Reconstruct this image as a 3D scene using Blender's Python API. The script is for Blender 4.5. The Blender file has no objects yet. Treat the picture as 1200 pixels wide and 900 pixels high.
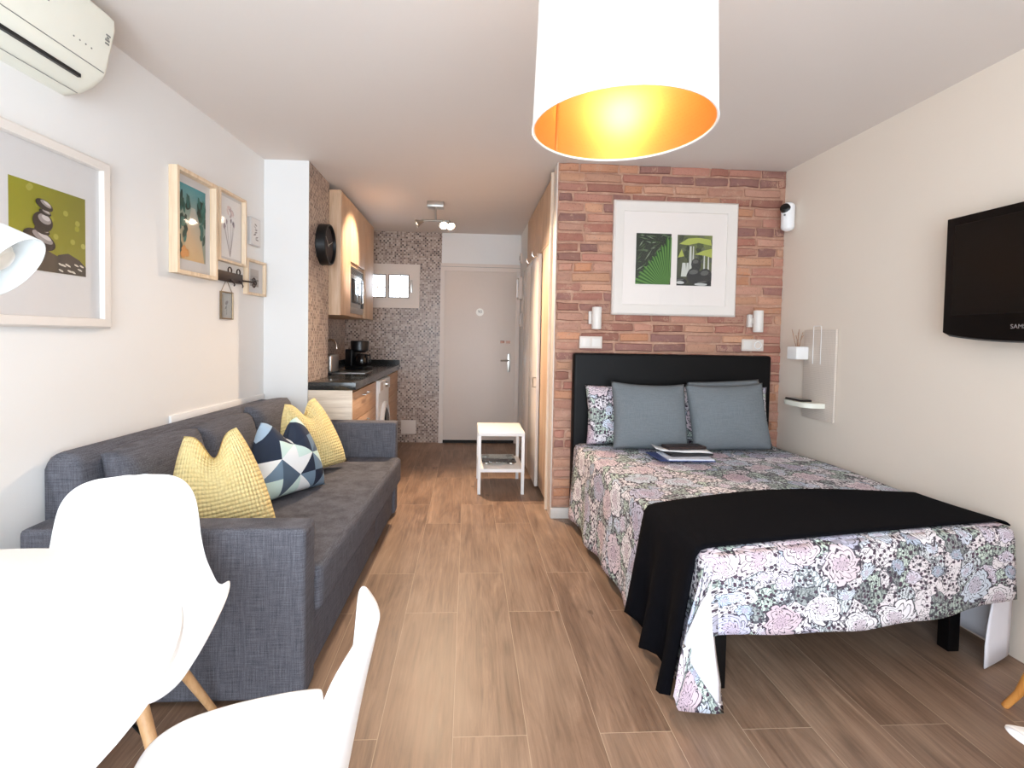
import bpy, bmesh, math, random
from mathutils import Vector, Matrix
R = math.radians
random.seed(7)
scene = bpy.context.scene
COL = scene.collection

# ------------------------------------------------------------------ helpers
def lin(c):
    out = []
    for v in c[:3]:
        v = v / 255.0
        out.append(v / 12.92 if v <= 0.04045 else ((v + 0.055) / 1.055) ** 2.4)
    return (out[0], out[1], out[2], 1.0)

class NT:
    def __init__(s, name):
        s.m = bpy.data.materials.new(name); s.m.use_nodes = True
        s.t = s.m.node_tree; s.b = s.t.nodes['Principled BSDF']
    def n(s, typ, ins=None, **kw):
        nd = s.t.nodes.new(typ)
        for k, v in kw.items(): setattr(nd, k, v)
        for k, v in (ins or {}).items(): s.set(nd, k, v)
        return nd
    def set(s, nd, k, v):
        sock = nd.inputs[k]
        if hasattr(v, 'is_linked') or isinstance(v, bpy.types.NodeSocket): s.t.links.new(v, sock)
        else: sock.default_value = v
    def math(s, op, a, b=None, c=None):
        nd = s.t.nodes.new('ShaderNodeMath'); nd.operation = op
        for i, v in enumerate((a, b, c)):
            if v is None: continue
            s.set(nd, i, v)
        return nd.outputs[0]
    def vmath(s, op, a, b=None):
        nd = s.t.nodes.new('ShaderNodeVectorMath'); nd.operation = op
        s.set(nd, 0, a)
        if b is not None: s.set(nd, 1, b)
        return nd
    def mix(s, f, a, b, blend='MIX'):
        nd = s.t.nodes.new('ShaderNodeMix'); nd.data_type = 'RGBA'; nd.blend_type = blend
        s.set(nd, 0, f); s.set(nd, 6, a); s.set(nd, 7, b)
        return nd.outputs[2]
    def ramp(s, f, stops, interp='LINEAR'):
        nd = s.t.nodes.new('ShaderNodeValToRGB'); cr = nd.color_ramp; cr.interpolation = interp
        while len(cr.elements) < len(stops): cr.elements.new(0.5)
        for e, (p, c) in zip(cr.elements, stops): e.position = p; e.color = c
        s.set(nd, 0, f); return nd.outputs[0]
    def noise(s, vec, scale, detail=3, rough=.5, dist=0.0):
        nd = s.n('ShaderNodeTexNoise', {'Vector': vec, 'Scale': scale, 'Detail': detail, 'Roughness': rough, 'Distortion': dist})
        return nd.outputs[0]
    def pos(s): return s.n('ShaderNodeNewGeometry').outputs['Position']
    def obj(s): return s.n('ShaderNodeTexCoord').outputs['Object']
    def uv(s): return s.n('ShaderNodeTexCoord').outputs['UV']
    def xyz(s, v):
        nd = s.n('ShaderNodeSeparateXYZ', {0: v}); return nd.outputs
    def comb(s, x=0, y=0, z=0):
        nd = s.n('ShaderNodeCombineXYZ', {0: x, 1: y, 2: z}); return nd.outputs[0]
    def bump(s, h, strength=.3, dist=.005):
        nd = s.n('ShaderNodeBump', {'Height': h, 'Strength': strength, 'Distance': dist})
        s.t.links.new(nd.outputs[0], s.b.inputs['Normal'])
    def out(s, col, rough=.5, metal=0.0, **kw):
        s.set(s.b, 'Base Color', col); s.set(s.b, 'Roughness', rough); s.set(s.b, 'Metallic', metal)
        for k, v in kw.items(): s.set(s.b, k, v)
        return s.m

def plain(name, c, rough=.5, metal=0.0, var=.06, scale=30, bump=0.0, bscale=200, **kw):
    t = NT(name); p = t.obj()
    f = t.noise(p, scale, 3)
    c1 = lin(c); c2 = tuple(max(0, v * (1 - 2 * var)) for v in c1[:3]) + (1,)
    col = t.mix(f, c1, c2)
    if bump: t.bump(t.noise(p, bscale, 2), bump, .002)
    return t.out(col, rough, metal, **kw)

def new_bm(): return bmesh.new()
def box(bm, x0, x1, y0, y1, z0, z1, M=None):
    r = bmesh.ops.create_cube(bm, size=1.0)
    for v in r['verts']:
        v.co = Vector((x0 + (v.co.x + .5) * (x1 - x0), y0 + (v.co.y + .5) * (y1 - y0), z0 + (v.co.z + .5) * (z1 - z0)))
        if M: v.co = M @ v.co
    return r['verts']
def sheet(bm, x0, x1, y, z0, z1):
    bm.faces.new([bm.verts.new(p) for p in ((x0, y, z0), (x1, y, z0), (x1, y, z1), (x0, y, z1))])
def bevel(bm, w, seg=2, ang=30):
    es = [e for e in bm.edges if len(e.link_faces) == 2 and e.calc_face_angle(0) > R(ang)]
    if es: bmesh.ops.bevel(bm, geom=es, offset=w, segments=seg, affect='EDGES', profile=.6, clamp_overlap=True)
def bbox(x0, x1, y0, y1, z0, z1, w=.003, seg=2):
    bm = new_bm(); box(bm, x0, x1, y0, y1, z0, z1); bevel(bm, w, seg); return bm
def cyl(bm, p0, p1, r0, r1=None, n=16, caps=True):
    p0 = Vector(p0); p1 = Vector(p1); r1 = r0 if r1 is None else r1
    d = p1 - p0; q = d.to_track_quat('Z', 'Y').to_matrix()
    a = []; b = []
    for i in range(n):
        t = 2 * math.pi * i / n; o = q @ Vector((math.cos(t), math.sin(t), 0))
        a.append(bm.verts.new(p0 + o * r0)); b.append(bm.verts.new(p1 + o * r1))
    for i in range(n):
        j = (i + 1) % n; bm.faces.new((a[i], a[j], b[j], b[i]))
    if caps:
        bm.faces.new(a[::-1]); bm.faces.new(b)
def tube(bm, pts, r, n=8, closed=False):
    pts = [Vector(p) for p in pts]; rings = []; m = len(pts)
    up = None
    for i, p in enumerate(pts):
        if closed: t = pts[(i + 1) % m] - pts[i - 1]
        else: t = pts[min(i + 1, m - 1)] - pts[max(i - 1, 0)]
        t.normalize()
        if up is None: up = t.orthogonal().normalized()
        else:
            up = up - t * up.dot(t)
            up = up.normalized() if up.length > 1e-6 else t.orthogonal().normalized()
        w = t.cross(up); rr = r[i] if isinstance(r, (list, tuple)) else r
        rings.append([bm.verts.new(p + (up * math.cos(2 * math.pi * k / n) + w * math.sin(2 * math.pi * k / n)) * rr) for k in range(n)])
    for i in range(m if closed else m - 1):
        A = rings[i]; B = rings[(i + 1) % m]
        for k in range(n): bm.faces.new((A[k], A[(k + 1) % n], B[(k + 1) % n], B[k]))
    if not closed:
        bm.faces.new(rings[0][::-1]); bm.faces.new(rings[-1])
def lathe(bm, prof, n=48, M=None, cap=False):
    rings = []
    for r, z in prof:
        if r < 1e-6: rings.append([bm.verts.new((0, 0, z))])
        else: rings.append([bm.verts.new((r * math.cos(2 * math.pi * i / n), r * math.sin(2 * math.pi * i / n), z)) for i in range(n)])
    for a, b in zip(rings, rings[1:]):
        for i in range(n):
            j = (i + 1) % n
            if len(a) == 1 and len(b) == 1: continue
            if len(a) == 1: bm.faces.new((a[0], b[j], b[i]))
            elif len(b) == 1: bm.faces.new((a[i], a[j], b[0]))
            else: bm.faces.new((a[i], a[j], b[j], b[i]))
    if M:
        for rg in rings:
            for v in rg: v.co = M @ v.co
    return rings
def grid(bm, nu, nv, f, uvf=None, mi=0, flip=False):
    vs = [[bm.verts.new(f(i / nu, j / nv)) for j in range(nv + 1)] for i in range(nu + 1)]
    uvl = bm.loops.layers.uv.verify()
    for i in range(nu):
        for j in range(nv):
            try: fc = bm.faces.new((vs[i][j], vs[i + 1][j], vs[i + 1][j + 1], vs[i][j + 1]))
            except ValueError: continue
            fc.material_index = mi
            for lp, (a, b) in zip(fc.loops, ((i, j), (i + 1, j), (i + 1, j + 1), (i, j + 1))):
                lp[uvl].uv = uvf(a / nu, b / nv) if uvf else (a / nu, b / nv)
            if flip: fc.normal_flip()
    return vs

def link(name, bm, mat, parent=None, smooth=35, loc=None, rot=None, fix=True):
    me = bpy.data.meshes.new(name)
    if fix: bmesh.ops.recalc_face_normals(bm, faces=bm.faces)
    bm.to_mesh(me); bm.free()
    for m in (mat if isinstance(mat, (list, tuple)) else [mat]): me.materials.append(m)
    if smooth:
        me.polygons.foreach_set('use_smooth', [True] * len(me.polygons))
        if smooth < 180: me.set_sharp_from_angle(angle=R(smooth))
    o = bpy.data.objects.new(name, me); COL.objects.link(o)
    if parent: o.parent = parent
    if loc is not None: o.location = loc
    if rot is not None: o.rotation_euler = rot
    return o
def tag(o, label, cat, group=None):
    o['label'] = label; o['category'] = cat
    if group: o['group'] = group
    return o
def root(name, label, cat, loc=(0, 0, 0), rz=0.0, group=None):
    o = bpy.data.objects.new(name, None); COL.objects.link(o)
    o.empty_display_size = .05; o.location = loc; o.rotation_euler = (0, 0, rz)
    return tag(o, label, cat, group)
def struct(name, bm, mat, **kw):
    o = link(name, bm, mat, **kw); o['kind'] = 'structure'; return o
def copy_tree(o, parent=None):
    c = o.copy(); COL.objects.link(c)
    if parent: c.parent = parent
    for ch in list(o.children): copy_tree(ch, c)
    return c
def text_bm(txt, size, depth=.0004):
    cu = bpy.data.curves.new('t', 'FONT'); cu.body = txt; cu.size = size; cu.extrude = depth; cu.align_x = 'CENTER'; cu.align_y = 'CENTER'
    o = bpy.data.objects.new('t', cu); COL.objects.link(o)
    dg = bpy.context.evaluated_depsgraph_get(); me = bpy.data.meshes.new_from_object(o.evaluated_get(dg))
    bm = new_bm(); bm.from_mesh(me)
    bpy.data.objects.remove(o); bpy.data.curves.remove(cu); bpy.data.meshes.remove(me)
    for v in bm.verts: v.co = Vector((v.co.x, -v.co.z, v.co.y))     # into the XZ plane, facing -y
    return bm

# flat prints: coloured polygons stacked on a sheet (ink on paper)
def m_print():
    t = NT('printed_paper'); a = t.n('ShaderNodeAttribute', attribute_name='ink').outputs['Color']
    f = t.noise(t.obj(), 180, 2)
    c = t.mix(t.math('MULTIPLY', f, .12), a, (0, 0, 0, 1))
    return t.out(c, .55)
PRINT = None
def art(name, w, h, polys, parent, x=0, y=0, z=0, label=None):
    """polys: (points in 0..1, colour or list of colours per point); sheet centred on x, z, facing -y"""
    bm = new_bm(); cl = bm.loops.layers.float_color.new('ink')
    for k, (pts, c) in enumerate(polys):
        vs = [bm.verts.new((x + (u - .5) * w, y - .00006 * k, z + (v - .5) * h)) for u, v in pts]
        try: f = bm.faces.new(vs)
        except ValueError: continue
        f.normal_update()
        if f.normal.y > 0: f.normal_flip()
        cs = c if isinstance(c, list) else [c] * len(vs)
        mp = {id(v): lin(cc) for v, cc in zip(vs, cs)}
        for lp in f.loops: lp[cl] = mp[id(lp.vert)]
    o = link(name, bm, PRINT, parent, smooth=0, fix=False)
    if label: o['label'] = label
    return o
def ell(cx, cy, rx, ry, rot=0, n=18, jag=0.0, rnd=random):
    out = []
    for i in range(n):
        a = 2 * math.pi * i / n; k = 1 + jag * (rnd.random() - .5)
        x = rx * math.cos(a) * k; y = ry * math.sin(a) * k
        u = cx + x * math.cos(rot) - y * math.sin(rot); v = cy + x * math.sin(rot) + y * math.cos(rot)
        out.append((min(1, max(0, u)), min(1, max(0, v))))
    return out
def frame_bm(w, h, bw, d, lip=0.0, inner_bev=.003, tilt=0.0):
    """picture frame ring: outer w x h, border bw, from y=-d to 0 centred on x,z"""
    bm = new_bm()
    def ring(ww, hh, y): return [bm.verts.new((sx * ww / 2, y, sz * hh / 2)) for sx, sz in ((-1, -1), (1, -1), (1, 1), (-1, 1))]
    rs = [ring(w, h, 0), ring(w, h, -d + lip), ring(w - 2 * lip, h - 2 * lip, -d), ring(w - 2 * bw + .004, h - 2 * bw + .004, -d + tilt), ring(w - 2 * bw, h - 2 * bw, -d + tilt + .004), ring(w - 2 * bw, h - 2 * bw, 0)]
    for a, b in zip(rs, rs[1:] + rs[:1]):
        for i in range(4): bm.faces.new((a[i], a[(i + 1) % 4], b[(i + 1) % 4], b[i]))
    bevel(bm, inner_bev, 2)
    return bm

# ------------------------------------------------------------------ materials
PRINT = m_print()
WHITEWALL = plain('painted_plaster', (231, 230, 228), .65, var=.012, scale=6, bump=.15, bscale=260)
WARMLIT_WALL = plain('warm_lit_white_plaster', (229, 217, 203), .65, var=.012, scale=6, bump=.15, bscale=260)  # white plaster with the warm lamp light tinted into its colour
CEIL = plain('ceiling_paint', (224, 216, 210), .7, var=.012, scale=5, bump=.1, bscale=200)
WHITE = plain('white_lacquer', (238, 237, 235), .35, var=.01)
SATIN = plain('warm_lit_satin_white', (218, 206, 196), .45, var=.015)  # white paint; the hall's warm light is mixed into the base colour
PLASTIC = plain('white_plastic', (240, 240, 240), .3, var=.008)
CREAM = plain('cream_plastic', (232, 231, 218), .35, var=.01)
FRAMEW = plain('frame_white', (224, 217, 210), .4, var=.01)
MATBOARD = plain('mat_board', (206, 204, 203), .8, var=.015)
BLACK = plain('black_plastic', (14, 14, 16), .35, var=.1)
BLACKMETAL = plain('black_steel', (18, 18, 20), .4, .6)
GLOSSBLACK = plain('screen_glass', (6, 5, 6), .08, var=.02)
STEEL = plain('brushed_steel', (190, 186, 180), .28, 1.0, var=.05)
CHROME = plain('chrome', (215, 213, 210), .12, 1.0, var=.02)
GREYMARK = plain('grey_ink', (130, 130, 126), .5)
DARKGAP = plain('dark_gap', (22, 18, 16), .7)
LEATHER = plain('black_leatherette', (8, 7, 8), .5, var=.15, scale=60, bump=.25, bscale=350, **{'Specular IOR Level': .2})
RUSTY = plain('dark_bronze', (58, 42, 36), .5, .5, var=.2)

def m_floor():
    t = NT('wood_look_plank_tiles'); X, Y, _ = t.xyz(t.pos())
    a = t.math('DIVIDE', t.math('SUBTRACT', X, 1.4204 - .2379 * 20), .2379)
    ci = t.math('FLOOR', a); fx = t.math('FRACT', a)
    par = t.math('MODULO', ci, 2.0)
    b = t.math('DIVIDE', t.math('ADD', t.math('SUBTRACT', Y, 1.488 - 1.0953 * 4), t.math('MULTIPLY', par, .379)), 1.0953)
    ri = t.math('FLOOR', b); fy = t.math('FRACT', b)
    wn = t.n('ShaderNodeTexWhiteNoise', {'Vector': t.comb(ci, ri, 0)}, noise_dimensions='2D')
    rnd = wn.outputs['Value']; rc = wn.outputs['Color']
    off = t.vmath('SCALE', rc); off.inputs['Scale'].default_value = 30
    p1 = t.vmath('ADD', t.comb(t.math('MULTIPLY', X, 9), t.math('MULTIPLY', Y, 1.1), 0), off.outputs[0]).outputs[0]
    g1 = t.noise(p1, 1.6, 6, .62, 1.2)
    p2 = t.vmath('ADD', t.comb(t.math('MULTIPLY', X, 60), t.math('MULTIPLY', Y, 2.5), 0), off.outputs[0]).outputs[0]
    g2 = t.noise(p2, 1.5, 4, .6, .4)
    p3 = t.vmath('ADD', t.comb(t.math('MULTIPLY', X, 3.2), t.math('MULTIPLY', Y, 1.4), 0), off.outputs[0]).outputs[0]
    g3 = t.noise(p3, 1.5, 2)
    col = t.ramp(t.math('ADD', t.math('MULTIPLY', g1, .65), t.math('MULTIPLY', g2, .35)),
                 [(.3, lin((92, 70, 56))), (.47, lin((127, 101, 82))), (.58, lin((146, 118, 97))), (.74, lin((176, 149, 126)))])
    col = t.mix(t.math('MULTIPLY', t.math('SUBTRACT', rnd, .5), .35), col, lin((104, 76, 58)))
    col = t.mix(t.math('MULTIPLY', t.math('SUBTRACT', g3, .45), .9), col, lin((192, 166, 142)))
    vor = t.n('ShaderNodeTexVoronoi', {'Vector': t.vmath('ADD', t.comb(X, t.math('MULTIPLY', Y, .6), 0), off.outputs[0]).outputs[0], 'Scale': 4.2})
    kn = t.math('LESS_THAN', vor.outputs['Distance'], t.math('ADD', .035, t.math('MULTIPLY', g2, .06)))
    kn = t.math('MULTIPLY', kn, .55)
    col = t.mix(kn, col, lin((86, 64, 50)))
    ex = t.math('MINIMUM', fx, t.math('SUBTRACT', 1, fx)); ey = t.math('MINIMUM', fy, t.math('SUBTRACT', 1, fy))
    gr = t.math('MAXIMUM', t.math('LESS_THAN', ex, .0042), t.math('LESS_THAN', ey, .0011))
    col = t.mix(t.math('MULTIPLY', gr, .75), col, lin((186, 164, 140)))
    h = t.math('SUBTRACT', t.math('MULTIPLY', g2, .4), gr)
    t.bump(h, .12, .002)
    return t.out(col, t.math('ADD', .36, t.math('MULTIPLY', g1, .16)))
FLOOR = m_floor()

def m_wood(name, c0, c1, c2, axis='x', rough=.5, sc=1.0):
    t = NT(name); X, Y, Z = t.xyz(t.obj())
    s = [14, 14, 14]; s['xyz'.index(axis)] = .9
    p = t.comb(t.math('MULTIPLY', X, s[0] * sc), t.math('MULTIPLY', Y, s[1] * sc), t.math('MULTIPLY', Z, s[2] * sc))
    g = t.noise(p, 2.2, 5, .6, .6); g2 = t.noise(p, 9, 3, .6)
    col = t.ramp(t.math('ADD', t.math('MULTIPLY', g, .7), t.math('MULTIPLY', g2, .3)), [(.32, lin(c0)), (.5, lin(c1)), (.68, lin(c2))])
    t.bump(g2, .06, .001)
    return t.out(col, rough)
OAKH = m_wood('pale_oak_laminate_across', (196, 178, 158), (222, 206, 187), (236, 223, 206), 'x')
OAKV = m_wood('oak_laminate_upright', (178, 146, 116), (200, 168, 138), (216, 188, 160), 'z')
OAKY = m_wood('oak_laminate_lengthwise', (176, 140, 112), (196, 160, 130), (210, 178, 148), 'y')
JAMB = m_wood('pale_pine', (206, 182, 156), (224, 202, 178), (236, 218, 198), 'z')
BEECH = m_wood('beech', (196, 150, 104), (216, 172, 124), (228, 188, 144), 'z', .4)
HONEY = m_wood('honey_wood', (186, 120, 56), (206, 140, 70), (220, 158, 88), 'z', .35)
BIRCH = m_wood('birch_frame', (208, 182, 150), (224, 200, 170), (234, 214, 188), 'z', .5)

def m_mosaic():
    t = NT('glass_mosaic'); X, Y, Z = t.xyz(t.pos()); ts = .022
    u = t.math('DIVIDE', t.math('ADD', X, Y), ts); v = t.math('DIVIDE', Z, ts)
    iu = t.math('FLOOR', u); iv = t.math('FLOOR', v); fu = t.math('FRACT', u); fv = t.math('FRACT', v)
    w = t.n('ShaderNodeTexWhiteNoise', {'Vector': t.comb(iu, iv, 0)}, noise_dimensions='2D').outputs['Value']
    ck = t.math('MODULO', t.math('ADD', iu, iv), 2.0)
    val = t.math('ADD', t.math('MULTIPLY', w, .72), t.math('MULTIPLY', ck, .28))
    col = t.ramp(val, [(0, lin((188, 172, 160))), (.25, lin((160, 140, 128))), (.45, lin((134, 114, 104))), (.62, lin((174, 156, 144))), (.75, lin((104, 82, 74))), (.9, lin((74, 57, 52)))], 'CONSTANT')
    e = t.math('MINIMUM', t.math('MINIMUM', fu, t.math('SUBTRACT', 1, fu)), t.math('MINIMUM', fv, t.math('SUBTRACT', 1, fv)))
    g = t.math('LESS_THAN', e, .055)
    col = t.mix(g, col, lin((186, 172, 160)))
    t.bump(t.math('MULTIPLY', g, -1), .2, .001)
    return t.out(col, .32)
MOSAIC = m_mosaic()

def m_brick():
    t = NT('old_brick'); a = t.n('ShaderNodeAttribute', attribute_name='ink').outputs['Color']; p = t.pos()
    f = t.noise(p, 22, 5, .65); f2 = t.noise(p, 90, 3)
    sm = t.noise(p, 5.5, 6, .7)
    c = t.mix(t.math('MULTIPLY', f, .4), a, lin((196, 150, 122)))
    c = t.mix(t.math('MULTIPLY', t.math('GREATER_THAN', t.math('ADD', t.math('MULTIPLY', sm, .7), t.math('MULTIPLY', f2, .3)), .555), .55), c, lin((188, 150, 128)))
    c = t.mix(t.math('MULTIPLY', t.math('GREATER_THAN', f2, .62), .35), c, lin((112, 70, 58)))
    t.bump(f2, .5, .004)
    return t.out(c, .85)
BRICK = m_brick()
def m_mortar():
    t = NT('lime_mortar'); p = t.pos(); f = t.noise(p, 14, 5, .7); f2 = t.noise(p, 120, 3)
    c = t.ramp(f, [(.35, lin((168, 128, 108))), (.55, lin((184, 144, 122))), (.7, lin((198, 164, 142)))])
    t.bump(f2, .6, .004)
    return t.out(c, .9)
MORTAR = m_mortar()

def m_fabric(name, dark, light, scale=1.0, bumpk=.3):
    t = NT(name); X, Y, Z = t.xyz(t.obj())
    a = t.noise(t.comb(t.math('MULTIPLY', X, 8), t.math('MULTIPLY', Y, 8), t.math('MULTIPLY', Z, 220)), 1.6 * scale, 3, .6)
    b = t.noise(t.comb(t.math('MULTIPLY', X, 200), t.math('MULTIPLY', Y, 200), t.math('MULTIPLY', Z, 8)), 1.6 * scale, 3, .6)
    c = t.noise(t.obj(), 420 * scale, 2)
    f = t.math('ADD', t.math('MULTIPLY', t.math('ADD', a, b), .36), t.math('MULTIPLY', c, .28))
    col = t.ramp(f, [(.36, lin(dark)), (.62, lin(light))])
    t.bump(f, bumpk, .002)
    t.set(t.b, 'Specular IOR Level', .2)
    return t.out(col, .9)
SOFA = m_fabric('charcoal_linen', (57, 57, 63), (110, 110, 118))
GREYCUSH = m_fabric('slate_cotton', (98, 104, 108), (122, 128, 132), 1.5, .15)
THROW = plain('black_fleece', (13, 13, 18), .95, var=.25, scale=40, bump=.4, bscale=300, **{'Specular IOR Level': .08})

def m_floral():
    t = NT('floral_cotton'); uv = t.uv()
    def hsh(col, k): return t.n('ShaderNodeSeparateColor', {0: col}).outputs[k]
    wob = t.n('ShaderNodeTexNoise', {'Vector': uv, 'Scale': 14.0, 'Detail': 3.0})
    w2 = t.vmath('SCALE', t.vmath('SUBTRACT', wob.outputs['Color'], (.5, .5, .5)).outputs[0]); w2.inputs['Scale'].default_value = .05
    p = t.vmath('ADD', uv, w2.outputs[0]).outputs[0]
    # leaves
    lv = t.n('ShaderNodeTexVoronoi', {'Vector': p, 'Scale': 13.0}, voronoi_dimensions='2D', feature='DISTANCE_TO_EDGE')
    lc = t.n('ShaderNodeTexVoronoi', {'Vector': p, 'Scale': 13.0}, voronoi_dimensions='2D')
    lr = hsh(lc.outputs['Color'], 0)
    base = lin((226, 220, 223))
    leafcol = t.ramp(hsh(lc.outputs['Color'], 1), [(0, lin((196, 214, 200))), (.35, lin((166, 182, 172))), (.6, lin((208, 216, 220))), (.85, lin((136, 146, 144)))], 'CONSTANT')
    col = t.mix(t.math('MULTIPLY', t.math('GREATER_THAN', lr, .45), .85), base, leafcol)
    veins = t.n('ShaderNodeTexWave', {'Vector': p, 'Scale': 22.0, 'Distortion': 9.0, 'Detail': 2.0, 'Detail Scale': 1.2})
    vl = t.math('MULTIPLY', t.math('GREATER_THAN', veins.outputs['Fac'], .80), t.math('GREATER_THAN', lr, .45))
    col = t.mix(t.math('MULTIPLY', vl, .75), col, lin((84, 96, 96)))
    el = t.math('MULTIPLY', t.math('LESS_THAN', lv.outputs['Distance'], .045), t.math('GREATER_THAN', lr, .3))
    col = t.mix(t.math('MULTIPLY', el, .8), col, lin((72, 76, 84)))
    # berries
    bv = t.n('ShaderNodeTexVoronoi', {'Vector': uv, 'Scale': 42.0, 'Randomness': .9}, voronoi_dimensions='2D')
    bm_ = t.noise(uv, 5.5, 1)
    br = hsh(bv.outputs['Color'], 0)
    bd = t.math('MULTIPLY', t.math('LESS_THAN', bv.outputs['Distance'], t.math('ADD', .2, t.math('MULTIPLY', br, .14))), t.math('GREATER_THAN', t.math('ADD', t.math('MULTIPLY', br, .35), bm_), .585))
    col = t.mix(bd, col, t.mix(br, lin((34, 28, 46)), lin((82, 60, 76))))
    # twigs
    tw = t.noise(uv, 12, 2, .5, .8); tw2 = t.noise(uv, 27, 2, .5, 1.4)
    tl = t.math('MAXIMUM', t.math('LESS_THAN', t.math('ABSOLUTE', t.math('SUBTRACT', tw, .5)), .01), t.math('LESS_THAN', t.math('ABSOLUTE', t.math('SUBTRACT', tw2, .5)), .022))
    col = t.mix(t.math('MULTIPLY', tl, .85), col, lin((58, 56, 66)))
    # flowers
    def flowers(col, scale, rad, n, rings, offset, rnd, thresh, palette):
        wq = t.vmath('SCALE', t.vmath('SUBTRACT', t.n('ShaderNodeTexNoise', {'Vector': uv, 'Scale': 9.0, 'Detail': 3.0}).outputs['Color'], (.5, .5, .5)).outputs[0]); wq.inputs['Scale'].default_value = .09
        q = t.vmath('ADD', t.vmath('ADD', uv, offset).outputs[0], wq.outputs[0]).outputs[0]
        v = t.n('ShaderNodeTexVoronoi', {'Vector': q, 'Scale': scale, 'Randomness': rnd}, voronoi_dimensions='2D')
        d = t.vmath('SUBTRACT', q, v.outputs['Position']).outputs[0]
        dx, dy, _ = t.xyz(d); r = v.outputs['Distance']; th = t.math('ARCTAN2', dy, dx)
        c0 = hsh(v.outputs['Color'], 0); c1 = hsh(v.outputs['Color'], 1); c2 = hsh(v.outputs['Color'], 2)
        ph = t.math('MULTIPLY', c1, 6.28)
        nz = t.math('MULTIPLY', t.math('SUBTRACT', t.noise(q, 22, 3), .5), 4.5)
        pet = t.math('ABSOLUTE', t.math('SINE', t.math('ADD', t.math('MULTIPLY', t.math('ADD', th, t.math('MULTIPLY', r, 1.8)), n / 2), t.math('ADD', ph, nz))))
        rr = t.math('ADD', r, t.math('MULTIPLY', pet, -.09))
        inside = t.math('MULTIPLY', t.math('LESS_THAN', rr, rad), t.math('GREATER_THAN', c2, thresh))
        fill = t.ramp(c0, palette, 'CONSTANT')
        fill = t.mix(t.math('MULTIPLY', t.math('LESS_THAN', r, rad * .45), .45), fill, lin((186, 160, 178)))
        ringv = t.math('FRACT', t.math('SUBTRACT', t.math('MULTIPLY', r, rings), t.math('ADD', t.math('MULTIPLY', pet, .85), t.math('MULTIPLY', nz, .35))))
        line = t.math('LESS_THAN', ringv, .2)
        fill = t.mix(t.math('MULTIPLY', line, .95), fill, lin((46, 38, 52)))
        edge = t.math('GREATER_THAN', rr, rad - .035)
        fill = t.mix(t.math('MULTIPLY', edge, .95), fill, lin((52, 44, 58)))
        return t.mix(inside, col, fill)
    pal1 = [(0, lin((216, 200, 206))), (.3, lin((186, 184, 202))), (.5, lin((232, 228, 232))), (.68, lin((204, 184, 192))), (.85, lin((200, 208, 218)))]
    pal2 = [(0, lin((206, 214, 226))), (.4, lin((216, 210, 222))), (.7, lin((178, 190, 206)))]
    col = flowers(col, 10.5, .34, 7, 3.0, (3.3, 1.7, 0), .9, .55, pal2)
    col = flowers(col, 5.8, .42, 9, 8.0, (.37, .21, 0), .85, .42, pal1)
    return t.out(col, .85)
FLORAL = m_floral()
LINING = plain('white_lining', (234, 232, 238), .85, var=.02, scale=20)

def m_yellow():
    t = NT('waffle_knit_yellow'); u, v, _ = t.xyz(t.uv())
    su = t.math('SINE', t.math('MULTIPLY', u, 2 * math.pi * 13)); sv = t.math('SINE', t.math('MULTIPLY', v, 2 * math.pi * 12))
    h = t.math('ADD', t.math('ABSOLUTE', su), t.math('MULTIPLY', t.math('ABSOLUTE', sv), 1.0))
    f = t.noise(t.obj(), 40, 3)
    col = t.mix(f, lin((248, 230, 170)), lin((242, 216, 146)))
    t.bump(h, .7, .007)
    return t.out(col, .85)
YELLOW = m_yellow()
def m_triangles():
    t = NT('triangle_print'); u, v, _ = t.xyz(t.uv()); k = 4.0
    U = t.math('MULTIPLY', u, k); V = t.math('MULTIPLY', v, k)
    iu = t.math('FLOOR', U); iv = t.math('FLOOR', V); fu = t.math('FRACT', U); fv = t.math('FRACT', V)
    par = t.math('MODULO', t.math('ADD', iu, iv), 2.0)
    fu2 = t.math('ABSOLUTE', t.math('SUBTRACT', par, fu))
    tri = t.math('GREATER_THAN', t.math('ADD', fu2, fv), 1.0)
    w = t.n('ShaderNodeTexWhiteNoise', {'Vector': t.comb(iu, iv, tri)}, noise_dimensions='3D').outputs['Value']
    col = t.ramp(w, [(0, lin((236, 238, 238))), (.18, lin((34, 46, 66))), (.38, lin((112, 134, 154))), (.52, lin((206, 228, 220))), (.66, lin((78, 94, 112))), (.8, lin((164, 186, 206))), (.92, lin((30, 40, 60)))], 'CONSTANT')
    return t.out(col, .85)
TRI = m_triangles()

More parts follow.
